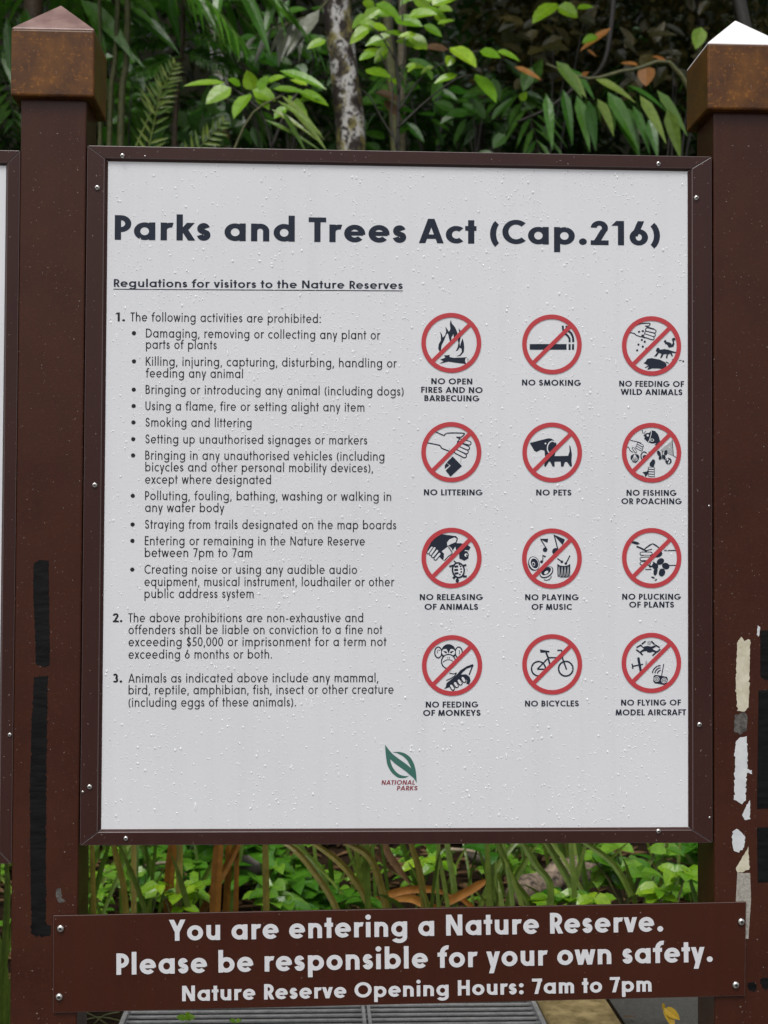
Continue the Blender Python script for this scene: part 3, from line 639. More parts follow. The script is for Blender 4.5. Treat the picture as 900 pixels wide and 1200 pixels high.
def d_monkey(i):
    for x in (265, 535): i.disc(x, 288, 54, 80, 0); i.disc(x, 288, 38, 62, 0, 1); i.ring(x + (6 if x < 400 else -6), 285, 18, 30, 9, 0, 0, 150 if x < 400 else -60, 330 if x < 400 else 60)
    i.disc(400, 285, 98, 108); i.disc(358, 285, 45, 44, -10, 1); i.disc(442, 285, 45, 44, 10, 1); i.poly([(375, 245), (425, 245), (402, 300)])
    i.line([(335, 270), (380, 292)], 14); i.line([(465, 270), (420, 292)], 14); i.disc(362, 285, 14); i.disc(438, 285, 14)
    i.disc(400, 408, 100, 102); i.disc(400, 408, 84, 86, 0, 1); i.ring(400, 470, 88, 86, 12, 0, 0, 215, 325); i.line([(388, 348), (390, 370)], 10); i.line([(412, 348), (410, 370)], 10)
    i.poly([(340, 770), (365, 740), (375, 690), (430, 650), (500, 590), (560, 520), (640, 470), (715, 440), (735, 462), (700, 480), (640, 500), (590, 545), (560, 580), (630, 575), (680, 610), (690, 660), (670, 710), (635, 700), (645, 650), (600, 625), (500, 680), (420, 740), (385, 755)])
    i.line([(720, 460), (670, 585)], 15); i.line([(410, 560), (470, 570), (505, 555)], 12); i.line([(505, 555), (480, 600), (420, 635), (370, 657)], 12)
    for k in range(4): i.pill(437 + k * 50, 728 - k * 34, 458 + k * 50, 762 - k * 34, 44, 13)
    i.line([(440, 820), (480, 770)], 12)
def d_bike(i):
    i.ring(270, 513, 92, 95, 20); i.ring(630, 513, 95, 97, 21)
    i.poly([(290, 258), (350, 270), (415, 278), (415, 298), (345, 300), (295, 302)])
    for p, q in (([(370, 300), (400, 375), (430, 500)], 22), ([(405, 368), (560, 368)], 18), ([(395, 375), (255, 518)], 18), ([(255, 520), (400, 520)], 18), ([(430, 500), (570, 370)], 18), ([(518, 270), (575, 270), (575, 330)], 20), ([(580, 330), (590, 385), (640, 525)], 19)): i.line(p, q)
def d_fly(i):
    i.poly([(320, 225), (375, 212), (430, 222), (470, 205), (490, 225), (445, 250), (480, 275), (510, 280), (490, 300), (440, 290), (425, 302), (380, 298), (370, 280), (330, 285), (290, 305), (275, 290), (330, 250), (290, 215), (300, 195)])
    for p in ([(235, 235), (295, 200)], [(305, 190), (355, 150)], [(430, 150), (475, 195)], [(480, 200), (540, 235)], [(230, 262), (285, 300)], [(285, 300), (318, 335)], [(445, 342), (490, 300)], [(495, 300), (550, 255)]): i.line(p, 20)
    i.disc(402, 172, 28, c=2)
    i.capsule(260, 378, 290, 540, 16); i.line([(185, 480), (320, 455)], 17); i.line([(175, 448), (188, 515)], 18); i.poly([(345, 470), (360, 400), (382, 440)], 2)
    for r in (45, 78, 110): i.ring(555, 580, r, r, 14, 0, 0, 185, 268)
    i.line([(592, 460), (565, 605)], 11); i.disc(592, 458, 8)
    i.poly([(460, 610), (480, 595), (560, 605), (635, 620), (648, 650), (630, 715), (600, 725), (480, 705), (455, 680)])
    for (x, y) in ((500, 650), (597, 668)): i.disc(x, y, 36, c=1); i.disc(x, y, 28); i.disc(x, y, 19, c=1); i.disc(x, y, 10)
ICONS = [('open fires', d_fire, 490, 360, 437, 470, [('NO OPEN', 505.4, 450.2, 553.5), ('FIRES AND NO', 493.5, 460.2, 565.6), ('BARBECUING', 497.3, 470, 561.9)]),
 ('smoking', d_smoke, 607, 363, 447, 457, [('NO SMOKING', 611.7, 451.7, 680.9)]),
 ('feeding wild animals', d_feed, 725, 365, 432, 455, [('NO FEEDING OF', 725.6, 453, 801.6), ('WILD ANIMALS', 727.3, 462.6, 799.8)]),
 ('littering', d_litter, 490, 490, 437, 447, [('NO LITTERING', 496.7, 580.4, 565.6)]),
 ('pets', d_pets, 607, 490, 450, 452, [('NO PETS', 628.3, 580.6, 669.8)]),
 ('fishing or poaching', d_fish, 725, 490, 432, 456, [('NO FISHING', 734.2, 580.9, 792.9), ('OR POACHING', 728.2, 590.7, 799)]),
 ('releasing animals', d_release, 490, 610, 440, 492, [('NO RELEASING', 491.9, 703.2, 566), ('OF ANIMALS', 497.5, 714.6, 560.4)]),
 ('playing music', d_music, 607, 614, 447, 455, [('NO PLAYING', 615.4, 703.4, 678.2), ('OF MUSIC', 622.9, 714.7, 670.4)]),
 ('plucking plants', d_pluck, 725, 614, 434, 448, [('NO PLUCKING', 729.1, 702.7, 798), ('OF PLANTS', 737.3, 712, 790)]),
 ('feeding monkeys', d_monkey, 490, 739, 447, 458, [('NO FEEDING', 499, 829.2, 560.6), ('OF MONKEYS', 495.8, 839, 563.3)]),
 ('bicycles', d_bike, 607, 738, 450, 455, [('NO BICYCLES', 615.2, 828, 678.4)]),
 ('flying model aircraft', d_fly, 725, 738, 430, 436, [('NO FLYING OF', 727.8, 826.9, 798), ('MODEL AIRCRAFT', 721.3, 838.4, 804)])]
for (what, fn, ox, oy, cx, cy, caps) in ICONS:
    for _a in range(0, 360, 3): INKED.update({(int((at(ox + cx / U, oy + cy / U).x + q_ * math.cos(R(_a))) * 250 + 1000), int((at(ox + cx / U, oy + cy / U).z + q_ * math.sin(R(_a))) * 250)) for q_ in (.053, .056, .059, .062)})
    r_ = Icon(ox, oy); r_.k = 60; n = 64; c = at(ox + cx / U, oy + cy / U); ro, ri = 398 / U * MPP, 338 / U * MPP; l = 1.35e-3
    r_.mb.add([(c.x + ro * math.cos(2 * math.pi * k / n), -l, c.z + ro * math.sin(2 * math.pi * k / n)) for k in range(n)] +
              [(c.x + ri * math.cos(2 * math.pi * k / n), -l, c.z + ri * math.sin(2 * math.pi * k / n)) for k in range(n)],
              [(k, (k + 1) % n, n + (k + 1) % n, n + k) for k in range(n)])
    for _t in range(-40, 41): INKED.update({(int((c.x + _t * .001 + _o) * 250 + 1000), int((c.z + _t * .001 - _o) * 250)) for _o in (-.002, 0, .002)})
    dx, dz = .7071 * (ri + .004), .7071 * (ri + .004); o_ = 27 / U * MPP * .7071; l += 3e-5
    r_.mb.add([(c.x - dx + o_, -l, c.z - dz - o_), (c.x + dx + o_, -l, c.z + dz - o_), (c.x + dx - o_, -l, c.z + dz + o_), (c.x - dx - o_, -l, c.z - dz + o_)], [(0, 1, 2, 3)])
    ro_ = r_.mb.build('prohibition_symbol', M['red'], sign); tag(ro_, 'red ring and slash forbidding ' + what)
    i = Icon(ox, oy); fn(i); i.mb.build('pictogram', [M['navy'], M['panel'], M['grey_ink']], ro_)
    t_ = MB()
    for (s_, x0, yb, x1) in caps: line(t_, s_, x0, yb, x1, 7.0, .20)
    t_.build('caption', M['navy'], ro_)
# --- park emblem
lg = Icon(430, 860)
lg.poly(catmull([(238, 140), (246, 250), (258, 350), (275, 420), (320, 500), (390, 565), (450, 583), (510, 577), (562, 550)], 4) + catmull([(555, 552), (500, 555), (430, 535), (370, 485), (325, 410), (305, 335)], 3) + catmull([(310, 335), (380, 400), (500, 485), (560, 535), (620, 590), (658, 650)], 3)
        + catmull([(656, 640), (650, 540), (640, 470), (620, 395), (575, 315), (510, 262), (430, 238), (340, 240)], 4) + catmull([(345, 243), (400, 257), (470, 292), (535, 355), (585, 455)], 3) + catmull([(583, 452), (520, 400), (430, 335), (345, 270), (285, 205)], 3))
em = lg.mb.build('park_emblem', M['logo_green'], sign); tag(em, 'green leaf emblem above small red lettering')
t_ = MB(); line(t_, 'NATIONAL', 447, 919.7, 486, 5.3, .19, slant=.12); line(t_, 'PARKS', 465, 926.3, 489, 5.3, .19, slant=.12)
t_.build('emblem_lettering', M['logo_red'], em)

# --- rain on the board
rd = MB(); rs = random.Random(3)
def drop(x, z, r, hgt, y0=0.0, n=7, el=1.0):
    vs = []; fs = []
    for (q, d) in ((1.0, 0), (.78, .6), (.38, .93)):
        for k in range(n):
            a = 2 * math.pi * k / n; vs.append((x + r * q * math.cos(a), y0 - hgt * d, z + r * q * math.sin(a) * el))
    vs.append((x, y0 - hgt, z))
    for i_ in range(2):
        for k in range(n): fs.append((i_ * n + k, i_ * n + (k + 1) % n, (i_ + 1) * n + (k + 1) % n, (i_ + 1) * n + k))
    for k in range(n): fs.append((2 * n + k, 2 * n + (k + 1) % n, 3 * n))
    rd.add(vs, fs)
cl = [(rs.uniform(-.6, .6), rs.uniform(BZ, TZ)) for _ in range(260)]
for k in range(12500):
    if k % 2: x, z = rs.uniform(-.597, .597), rs.uniform(BZ + .003, TZ - .003)
    else:
        cx_, cz_ = rs.choice(cl); x, z = cx_ + rs.gauss(0, .03), cz_ + rs.gauss(0, .035)
        if not (-.597 < x < .597 and BZ + .003 < z < TZ - .003): continue
    if (int(x * 250 + 1000), int(z * 250)) in INKED: continue
    big = rs.random(); r = rs.uniform(.0006, .0014) if big < .74 else (rs.uniform(.0014, .0024) if big < .96 else rs.uniform(.0024, .0036))
    if r > .0014 and any((int((x + a * r * 1.6) * 250 + 1000), int((z + b * r * 1.6) * 250)) in INKED for a, b in ((1, 0), (-1, 0), (0, 1), (0, -1), (1, 1), (-1, -1), (1, -1), (-1, 1))): continue
    r *= .84
    drop(x, z, r, r * rs.uniform(.34, .55), y0=-.0002, el=rs.uniform(1.0, 1.35) if rs.random() < .985 else rs.uniform(3, 7))
o = rd.build('raindrops', M['water'], sign, smooth=True); o['kind'] = 'stuff'

# ------------------------------------------------------------------ posts
def post(x0, x1, label, top):
    cx = (x0 + x1) / 2; root = empty('sign_post', (cx, .06, 0), label, 'post', 'capped posts holding the board')
    s = MB(); s.box(x0, -.009, -.3, x1, .126, 2.243); s.build('shaft', M['post'], root, bevel=.004, seg=3)
    hw_ = (x1 - x0) / 2 + .0175; y0, y1 = -.0285, .1455; zb, zt, za = 2.236, 2.374, 2.456; a = cx - hw_; b = cx + hw_; ym = (y0 + y1) / 2; k = MB()
    k.add([(a, y0, zb), (b, y0, zb), (b, y1, zb), (a, y1, zb), (a, y0, zt), (b, y0, zt), (b, y1, zt), (a, y1, zt)],
          [(0, 3, 2, 1), (4, 5, 6, 7), (0, 1, 5, 4), (1, 2, 6, 5), (2, 3, 7, 6), (3, 0, 4, 7)])
    cp_ = k.build('post_cap', M['cap'], root, bevel=.005, seg=3); k = MB(); e_ = .0012; zt -= .002
    k.add([(a + e_, y0 + e_, zt), (b - e_, y0 + e_, zt), (b - e_, y1 - e_, zt), (a + e_, y1 - e_, zt), (a + e_, y0 + e_, zt + .004), (b - e_, y0 + e_, zt + .004), (b - e_, y1 - e_, zt + .004), (a + e_, y1 - e_, zt + .004), (cx, ym, za)],
          [(0, 3, 2, 1), (0, 1, 5, 4), (1, 2, 6, 5), (2, 3, 7, 6), (3, 0, 4, 7), (4, 5, 8), (5, 6, 8), (6, 7, 8), (7, 4, 8)])
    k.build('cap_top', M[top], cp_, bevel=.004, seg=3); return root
pl = post(-.7765, -.6435, 'rusty capped brown post with long black tape strips, left of the large board', 'top_sheen')
pr = post(.6525, .7855, 'rusty capped brown post with peeling white patches, right of the large board', 'top_glare')
YP = -.009
def decal(name, pts, m, parent, Y=YP, th=.0006, rag=0, label=None):
    """flat strip or paint patch lying on the post front; pts are outline points in photo pixels"""
    P = [at(x, y, Y) for x, y in pts]
    if rag:
        Q = []
        for i in range(len(P)):
            a, b = P[i], P[(i + 1) % len(P)]; n = max(1, int((b - a).length / .0035))
            for k in range(n):
                q = a.lerp(b, k / n); f = .0011 * rag * (1 if rag < .7 else random.choice((.3, .6, 1, 2.2)))
                Q.append(q + Vector((random.uniform(-f, f), 0, random.uniform(-f, f))))
        P = Q
    n = len(P); mb = MB()
    mb.add([(p.x, Y - th, p.z) for p in P] + [(p.x, Y, p.z) for p in P], [tuple(range(n))] + [(i, (i + 1) % n, n + (i + 1) % n, n + i) for i in range(n)])
    o = mb.build(name, m, parent)
    if label: o['label'] = label
    return o
decal('tape_strip', [(39.5, 660), (47, 656), (57, 657), (57.5, 700), (58.5, 779), (52, 782), (42, 778), (41, 740), (39, 700)], M['tape'], pl, rag=.6)
decal('tape_strip', [(40, 793), (56, 792), (55, 850), (54, 930), (53.5, 1000), (54, 1083), (60, 1085), (59, 1096), (50, 1098), (37, 1095), (35.5, 1000), (35, 930), (37, 850)], M['tape'], pl, rag=1.0)
decal('scuff', [(66, 1042), (71, 1040), (73, 1052), (77, 1056), (70, 1058), (65, 1052)], M['smudge'], pl, th=.0003, rag=1)
W_, C_ = M['bare_white'], M['bare_cream']
decal('bare_patch', [(864, 753), (868, 747), (872, 751), (877, 749), (879, 750), (878, 800), (877, 829), (872, 834), (864, 833), (862, 800)], C_, pr, rag=.9)
decal('bare_patch', [(888, 733), (891, 735), (889, 746), (887, 744)], W_, pr, rag=.8)
decal('smudge', [(861, 838), (872, 834), (876, 838), (875, 856), (868, 861), (860, 857)], M['smudge'], pr, th=.0004, rag=1)
decal('bare_patch', [(862, 869), (868, 864), (875, 863), (876, 890), (875, 900), (881, 903), (881, 907), (875, 906), (874, 938), (868, 942), (860, 936), (861, 900)], W_, pr, rag=1.2)
decal('bare_patch', [(874, 945), (879, 938), (879, 960), (872, 961), (870, 955)], W_, pr, rag=1)
decal('bare_patch', [(858, 975), (863, 971), (868, 974), (873, 980), (872, 992), (866, 999), (860, 997), (858, 990)], W_, pr, rag=1.2)
decal('bare_patch', [(877, 993), (878, 1019), (872, 1021), (864, 1023), (862, 1018), (869, 1006)], C_, pr, rag=1)
decal('bare_patch', [(864, 1023), (879, 1023), (880, 1055), (877, 1100), (875, 1100), (862, 1100), (862, 1060)], M['bare_metal'], pr, rag=.2)
decal('tape_strip', [(891, 739), (915, 738), (915, 795), (897, 797), (891, 793)], M['tape'], pr, rag=.3)
decal('tape_strip', [(889, 809), (915, 808), (915, 947), (887, 948)], M['tape'], pr, rag=.3)
decal('tape_strip', [(887, 970), (915, 969), (915, 1034), (888, 1034)], M['tape'], pr, rag=.3)
decal('scuff', [(876, 1152), (884, 1150), (888, 1157), (884, 1162), (877, 1160)], M['tape'], pr, rag=1.5)
decal('scuff', [(891, 1147), (904, 1145), (904, 1158), (893, 1158)], M['tape'], pr, rag=1.5)

# neighbouring board beyond the left post (only its right rail shows)
nb = empty('information_board', (-1.43, 0, .72), 'second brown framed board, only its right rail and a sliver of panel showing', 'sign')
framed_board(nb, -2.03, -.8068, .715, 2.100, .045, .0298, .03, .03)
screw('screw', 11.5, 861, -.0082, .0045, nb)

# ------------------------------------------------------------------ plaque under the board
YQ = -.0152
pq = empty('notice_plaque', (0, YQ, .40), 'low brown plank lettered You are entering a Nature Reserve, bolted across both posts', 'plaque')
C4 = [at(62.5, 1073, YQ), at(874.5, 1057, YQ), at(873, 1167, YQ), at(62, 1187, YQ)]
s = MB(); s.add([(p.x, YQ, p.z) for p in C4] + [(p.x, YQ + .0058, p.z) for p in C4], [(0, 1, 2, 3), (7, 6, 5, 4), (0, 4, 5, 1), (1, 5, 6, 2), (2, 6, 7, 3), (3, 7, 4, 0)])
o = s.build('plank', M['plaque'], pq, bevel=.0009); o.data.materials.append(M['skylit_edge']); o.modifiers['bevel'].material = 1
for (txt, x0, y0, x1, y1, cp) in (('You are entering a Nature Reserve.', 198, 1102.5, 777, 1091.5, 24), ('Please be responsible for your own safety.', 136.5, 1142.3, 835, 1127.0, 24.3), ('Nature Reserve Opening Hours: 7am to 7pm', 213.5, 1173.2, 763.5, 1161.8, 17.6)):
    t_ = MB(); line(t_, txt, x0, y0, x1, cp, .208, y1, Y=YQ, lift=.0009)
    t_.build('lettering', M['lettering'], pq)
for (x, y) in ((71, 1088), (69.5, 1168), (868.5, 1080), (862, 1154)): screw('bolt', x, y, YQ - .0004, .0078, pq)

#@@FOLIAGE
# ------------------------------------------------------------------ drain grating, kerb, path edge
gx0, gx1, gy0, gy1 = atz(150, 1188).x, atz(628, 1188).x, .42, 1.50
gr = empty('drain_grating', ((gx0 + gx1) / 2, gy0, .004), 'galvanised steel drain grating on the ground behind the low plank', 'grating')
s = MB(); y = gy0 + .02
while y < gy1 - .02:
    s.box(gx0 + .012, y, .018, gx1 - .012, y + .013, .024); y += .042
s.build('grating_bars', M['grate'], gr, bevel=.001)
s = MB(); s.box(gx0, gy0, .003, gx0 + .012, gy1, .034); s.box(gx1 - .012, gy0, .003, gx1, gy1, .034); mx = atz(428, 1188).x
s.box(mx - .012, gy0, .003, mx - .003, gy1, .034); s.box(mx + .003, gy0, .003, mx + .012, gy1, .034); s.build('grating_frame', M['grate'], gr)
s = MB(); s.box(gx0 - .01, gy0 - .01, .0045, gx1 + .01, gy1 + .01, .0055); s.build('drain_bottom', M['pit'], gr)
s = MB(); s.box(gx1 + .004, .27, -.1, gx1 + .20, 1.58, .045)
tag(s.build('kerb_stone', M['kerb'], bevel=.008), 'mossy yellowish concrete kerb beside the drain grating', 'kerb')

# ------------------------------------------------------------------ foliage helpers
UP = Vector((0, 0, 1)); CR = CM @ Vector((1, 0, 0)); CU = CM @ Vector((0, 1, 0)); CF = CM @ Vector((0, 0, 1))
def prof(shape, t):
    if shape == 'ovate': return max(.03, math.sin(math.pi * min(1, t ** .72)) ** .75)
    if shape == 'lance': return max(.03, math.sin(math.pi * t ** .55) ** .9)
    if shape == 'strap': return (.75 + .25 * min(1, t * 4)) * (1 if t < .6 else max(.05, 1 - ((t - .6) / .4) ** 2))
    return 1
def leaf(mb, p, d, up, L, W, droop=.4, n=4, shape='ovate', fold=.18, rnd=random):
    p = Vector(p); d = Vector(d).normalized(); sd_ = d.cross(up)
    if sd_.length < 1e-4: sd_ = d.cross(Vector((1, .2, 0)))
    sd_.normalize(); vs = []; fs = []
    for i in range(n + 1):
        t = i / n; h = W * .5 * prof(shape, t); nr = sd_.cross(d)
        vs += [p - sd_ * h + nr * h * fold, p.copy(), p + sd_ * h + nr * h * fold]
        d = (d - UP * (droop / n)).normalized(); p = p + d * (L / n)
        sd_ = (sd_ - d * sd_.dot(d)).normalized()
    for i in range(n):
        a = i * 3; fs += [(a, a + 1, a + 4, a + 3), (a + 1, a + 2, a + 5, a + 4)]
    mb.add(vs, fs)
def rv(rs, s=1): return Vector((rs.uniform(-s, s), rs.uniform(-s, s), rs.uniform(-s, s)))
def hleaf(mb, px, py, ang, Lpx, Wpx, Y, rs, shape='ovate', droop=.35, tow=None, n=5):
    """one leaf that starts at a photo position at depth Y and grows in the given direction"""
    k = (Y - CAM_LOC.y) / FPX; a = R(ang); tow = rs.uniform(-.15, .5) if tow is None else tow
    d = CR * math.cos(a) + CU * math.sin(a) + CF * tow
    up = (CF * .75 + CU * .65 + CR * rs.uniform(-.45, .45)).normalized()
    leaf(mb, at(px, py, Y + rs.uniform(-.12, .12)), d, up, Lpx * k * d.length, Wpx * k * 1.08, droop, n, shape, rs.uniform(.1, .28))
def ribbon(mb, pts, Y, wpx, rs, lean=0.0, n=4):
    """long strap leaf through photo positions at depth Y, with a folded midrib"""
    q = catmull(pts, n); k = (Y - CAM_LOC.y) / FPX; m = len(q); vs = []; fs = []
    for i, (x, y) in enumerate(q):
        t = i / (m - 1); p = at(x, y, Y + lean * t); a = q[max(i - 1, 0)]; b = q[min(i + 1, m - 1)]
        dx, dy = b[0] - a[0], -(b[1] - a[1]); l = math.hypot(dx, dy) or 1
        sv = (CR * (-dy / l) + CU * (dx / l)); h = wpx * k * .5 * (1 if t < .55 else max(.06, 1 - ((t - .55) / .45) ** 1.6))
        vs += [p - sv * h - Vector((0, h * .3, 0)), p + Vector((0, h * .25, 0)), p + sv * h - Vector((0, h * .3, 0))]
    for i in range(m - 1): a = i * 3; fs += [(a, a + 1, a + 4, a + 3), (a + 1, a + 2, a + 5, a + 4)]
    mb.add(vs, fs)
def frond(mb, p, d, L, droop, ll, lw, rs, n=16, ang=55, ldroop=.5, rach=None, start=.12, planar=None):
    """pinnate frond: arching midrib with leaflets on both sides"""
    p = Vector(p); d = Vector(d).normalized(); pts = [p.copy()]
    for i in range(n):
        t = i / n; d = (d - UP * droop / n).normalized(); p = p + d * (L / n); pts.append(p.copy())
        if t < start: continue
        sd_ = d.cross(UP) if planar is None else d.cross(planar); sd_.normalize(); nr = sd_.cross(d)
        f = math.sin(math.pi * (.12 + .84 * t)) ** .7
        for sg in (-1, 1):
            a = R(ang - 22 * t + rs.uniform(-6, 6)); dd = d * math.cos(a) + sd_ * sg * math.sin(a) + nr * rs.uniform(-.05, .18)
            leaf(mb, p, dd, nr, ll * f * rs.uniform(.9, 1.08), lw, ldroop, 3, 'lance', .25)
    (rach or mb).tube(pts[::3] + [pts[-1]], [max(.0022, .007 * (1 - i / (len(pts) / 3 + 1))) for i in range(len(pts[::3]) + 1)], 5)
def stem_px(mb, pts, Y, wpx, n=8, wob=0, end=None):
    k = (Y - CAM_LOC.y) / FPX; q = catmull(pts, 4); m = len(q)
    mb.tube([at(x, y, Y) for x, y in q], [(wpx + ((end if end is not None else wpx) - wpx) * i / (m - 1)) * k * .5 for i in range(m)], n, wob=wob)
def plant(name, px, Y, label, cat, group=None):
    p = at(px, 600, Y); return empty(name, (p.x, Y, gz(p.x, Y)), label, cat, group)
def clump(mb, c, r, n, L, W, rs, droop=.5, flat_=.7):
    for _ in range(n):
        v = rv(rs); 
        while v.length > 1: v = rv(rs)
        p = Vector(c) + Vector((v.x * r, v.y * r, v.z * r * flat_)); d = Vector((v.x, v.y, v.z * .3 + rs.uniform(-.5, .3))) + rv(rs, .6)
        leaf(mb, p, d, (UP + rv(rs, .5)).normalized(), L * rs.uniform(.7, 1.25), W * rs.uniform(.75, 1.2), droop, 3)

# ------------------------------------------------------------------ trees; crowns above the view are added to shade the wood
def crown(root, c, r, n, mat_, rs, L=.20, W=.085):
    mb = MB()
    for _ in range(26):
        v = rv(rs)
        while v.length > 1: v = rv(rs)
        q = Vector(c) + Vector((v.x * r, v.y * r * .8, v.z * r * .45)); clump(mb, q, r * rs.uniform(.22, .36), n // 26, L, W, rs)
    mb.build('crown', mat_, root)  # added unseen crown, there to shade the wood
rs = random.Random(21)
t1 = plant('tree', 412, 5.4, 'slender tree with lichen mottled white bark rising behind the board', 'tree')
s = MB(); stem_px(s, [(372, -330), (386, -150), (394, 0), (404, 90), (412, 176), (424, 400), (430, 640), (433, 870)], 5.4, 30, 14, wob=.10, end=38)
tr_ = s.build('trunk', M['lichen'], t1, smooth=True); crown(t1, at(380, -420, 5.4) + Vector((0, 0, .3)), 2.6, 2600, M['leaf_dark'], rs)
t2 = plant('tree', 470, 6.2, 'thin pale straight trunk behind the bright leaved sapling', 'tree')
s = MB(); stem_px(s, [(476, -300), (473, -100), (471, 60), (470, 180), (469, 500), (468, 830)], 6.2, 8, 10, wob=.1, end=13)
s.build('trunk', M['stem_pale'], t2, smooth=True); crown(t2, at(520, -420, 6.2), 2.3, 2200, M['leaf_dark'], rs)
t3 = plant('tree', 246, 6.8, 'short length of pale grey trunk between palm fronds', 'tree')
s = MB(); stem_px(s, [(232, -320), (238, -120), (244, 5), (252, 45), (262, 180), (270, 820)], 6.8, 15, 10, wob=.15, end=19)
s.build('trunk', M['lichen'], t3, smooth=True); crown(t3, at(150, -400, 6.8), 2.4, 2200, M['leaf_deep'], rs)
t4 = plant('tree', 610, 5.2, 'dark wet curved branch with a few scattered leaves above the board', 'tree')
s = MB(); stem_px(s, [(735, -260), (722, -60), (716, 30), (704, 80), (670, 106), (640, 128), (606, 143)], 5.2, 8, 7, wob=.1, end=3.0)
stem_px(s, [(735, -260), (800, -250), (900, 200), (930, 830)], 5.2, 12, 8, end=22); s.build('branch', M['stem_dark'], t4, smooth=True)
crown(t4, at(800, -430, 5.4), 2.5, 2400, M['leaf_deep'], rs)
lv = MB(); 
for a in ((653, 4, 214, 42, 22), (653, 8, -20, 28, 23), (676, 10, 15, 20, 12), (822, 32, 252, 28, 17), (700, 42, 200, 22, 12)): hleaf(lv, *a, 5.0, rs)
lv.build('leaves', M['leaf_bright'], t4)
lv = MB()
for a in ((716, 33, 214, 46, 13), (603, 78, -26, 36, 10), (758, 78, 265, 26, 20), (748, 76, 175, 22, 8), (782, 72, 165, 20, 9), (690, 84, 215, 20, 9), (688, 58, -35, 14, 5)): hleaf(lv, *a, 5.1, rs, droop=.1)
lv.build('dead_leaves', M['dead_orange'], t4)

# ------------------------------------------------------------------ saplings and shrubs with bright leaves
sp = plant('sapling', 468, 4.3, 'bright leaved sapling with dark thin stems beside the mottled trunk', 'sapling')
s = MB(); stem_px(s, [(466, 700), (464, 400), (466, 175), (467, 100), (460, 40), (455, -20)], 4.3, 5.5, 6, end=2.5)
for q in ([(466, 170), (448, 140), (432, 112), (415, 100)], [(467, 110), (474, 60), (471, 10), (474, -30)], [(467, 130), (490, 95), (512, 78), (545, 62), (580, 60)], [(466, 150), (500, 118), (535, 92), (556, 88)], [(463, 70), (445, 40), (432, 30)], [(465, 175), (458, 140), (460, 100), (445, 62)]): stem_px(s, q, 4.25, 2.6, 5, end=1.2)
s.build('stem', M['stem_dark'], sp, smooth=True)
lv = MB(); rs = random.Random(5)
for a in ((432, 34, 205, 21, 17), (382, 47, 200, 25, 12), (428, 82, -12, 34, 19), (475, 78, 5, 24, 12), (440, 5, -20, 34, 20), (462, 22, -10, 36, 20), (478, 20, 12, 34, 20), (430, 18, 10, 30, 18), (500, 8, -25, 30, 14), (452, 45, 190, 26, 16), (480, 42, -35, 28, 18), (496, 30, -20, 26, 14), (510, 5, 30, 30, 15), (440, 62, 200, 22, 14), (470, 98, 160, 18, 10),
          (527, 56, -32, 40, 27), (562, 60, -8, 26, 19), (582, 60, -12, 30, 13), (557, 87, -52, 44, 23), (536, 88, 192, 30, 12), (530, 66, 240, 14, 12), (508, 78, 200, 18, 10), (500, 80, -60, 16, 9), (487, 75, 220, 14, 9), (610, 118, 60, 12, 9)):
    hleaf(lv, *a, 4.2, rs)
for _ in range(34):
    a = rs.uniform(0, 6.28); q = rs.uniform(.3, 1) ** .5; hleaf(lv, 466 + 48 * q * math.cos(a), 18 + 46 * q * math.sin(a), rs.choice((0, 180)) + rs.uniform(-50, 50), rs.uniform(16, 30), rs.uniform(10, 17), 4.4 + rs.uniform(-.2, .3), rs)
lv.build('leaves', M['leaf_bright'], sp)
lv = MB()
for a in ((525, 58, 170, 30, 15), (440, 108, -10, 34, 13), (450, 118, -40, 30, 12)): hleaf(lv, *a, 4.4, rs)
lv.build('brown_leaves', M['dead_brown'], sp)
sh = plant('shrub', 290, 4.0, 'shrub of glossy bright green leaves just above the board left of the trunk', 'shrub')
s = MB()
for q in ([(330, 700), (325, 300), (318, 175), (305, 130), (292, 108)], [(318, 175), (335, 130), (350, 108), (362, 98)], [(305, 130), (285, 112), (264, 98)]): stem_px(s, q, 4.0, 4, 6, end=1.6)
s.build('stem', M['stem_dark'], sh, smooth=True); lv = MB()
for a in ((264, 97, 178, 48, 10), (271, 103, 207, 36, 22), (293, 110, 236, 36, 22), (297, 106, 105, 24, 18), (303, 106, 60, 20, 15), (282, 100, 150, 16, 13), (296, 106, -14, 30, 23), (320, 104, 4, 40, 12), (350, 108, -12, 38, 19), (336, 126, 214, 20, 14), (338, 112, -50, 44, 17), (328, 83, -16, 62, 13), (300, 112, -40, 24, 14), (350, 118, 15, 26, 14), (312, 96, 20, 24, 12), (360, 100, 150, 22, 11)):
    hleaf(lv, *a, 3.9, rs)
lv.build('leaves', M['leaf_bright'], sh)

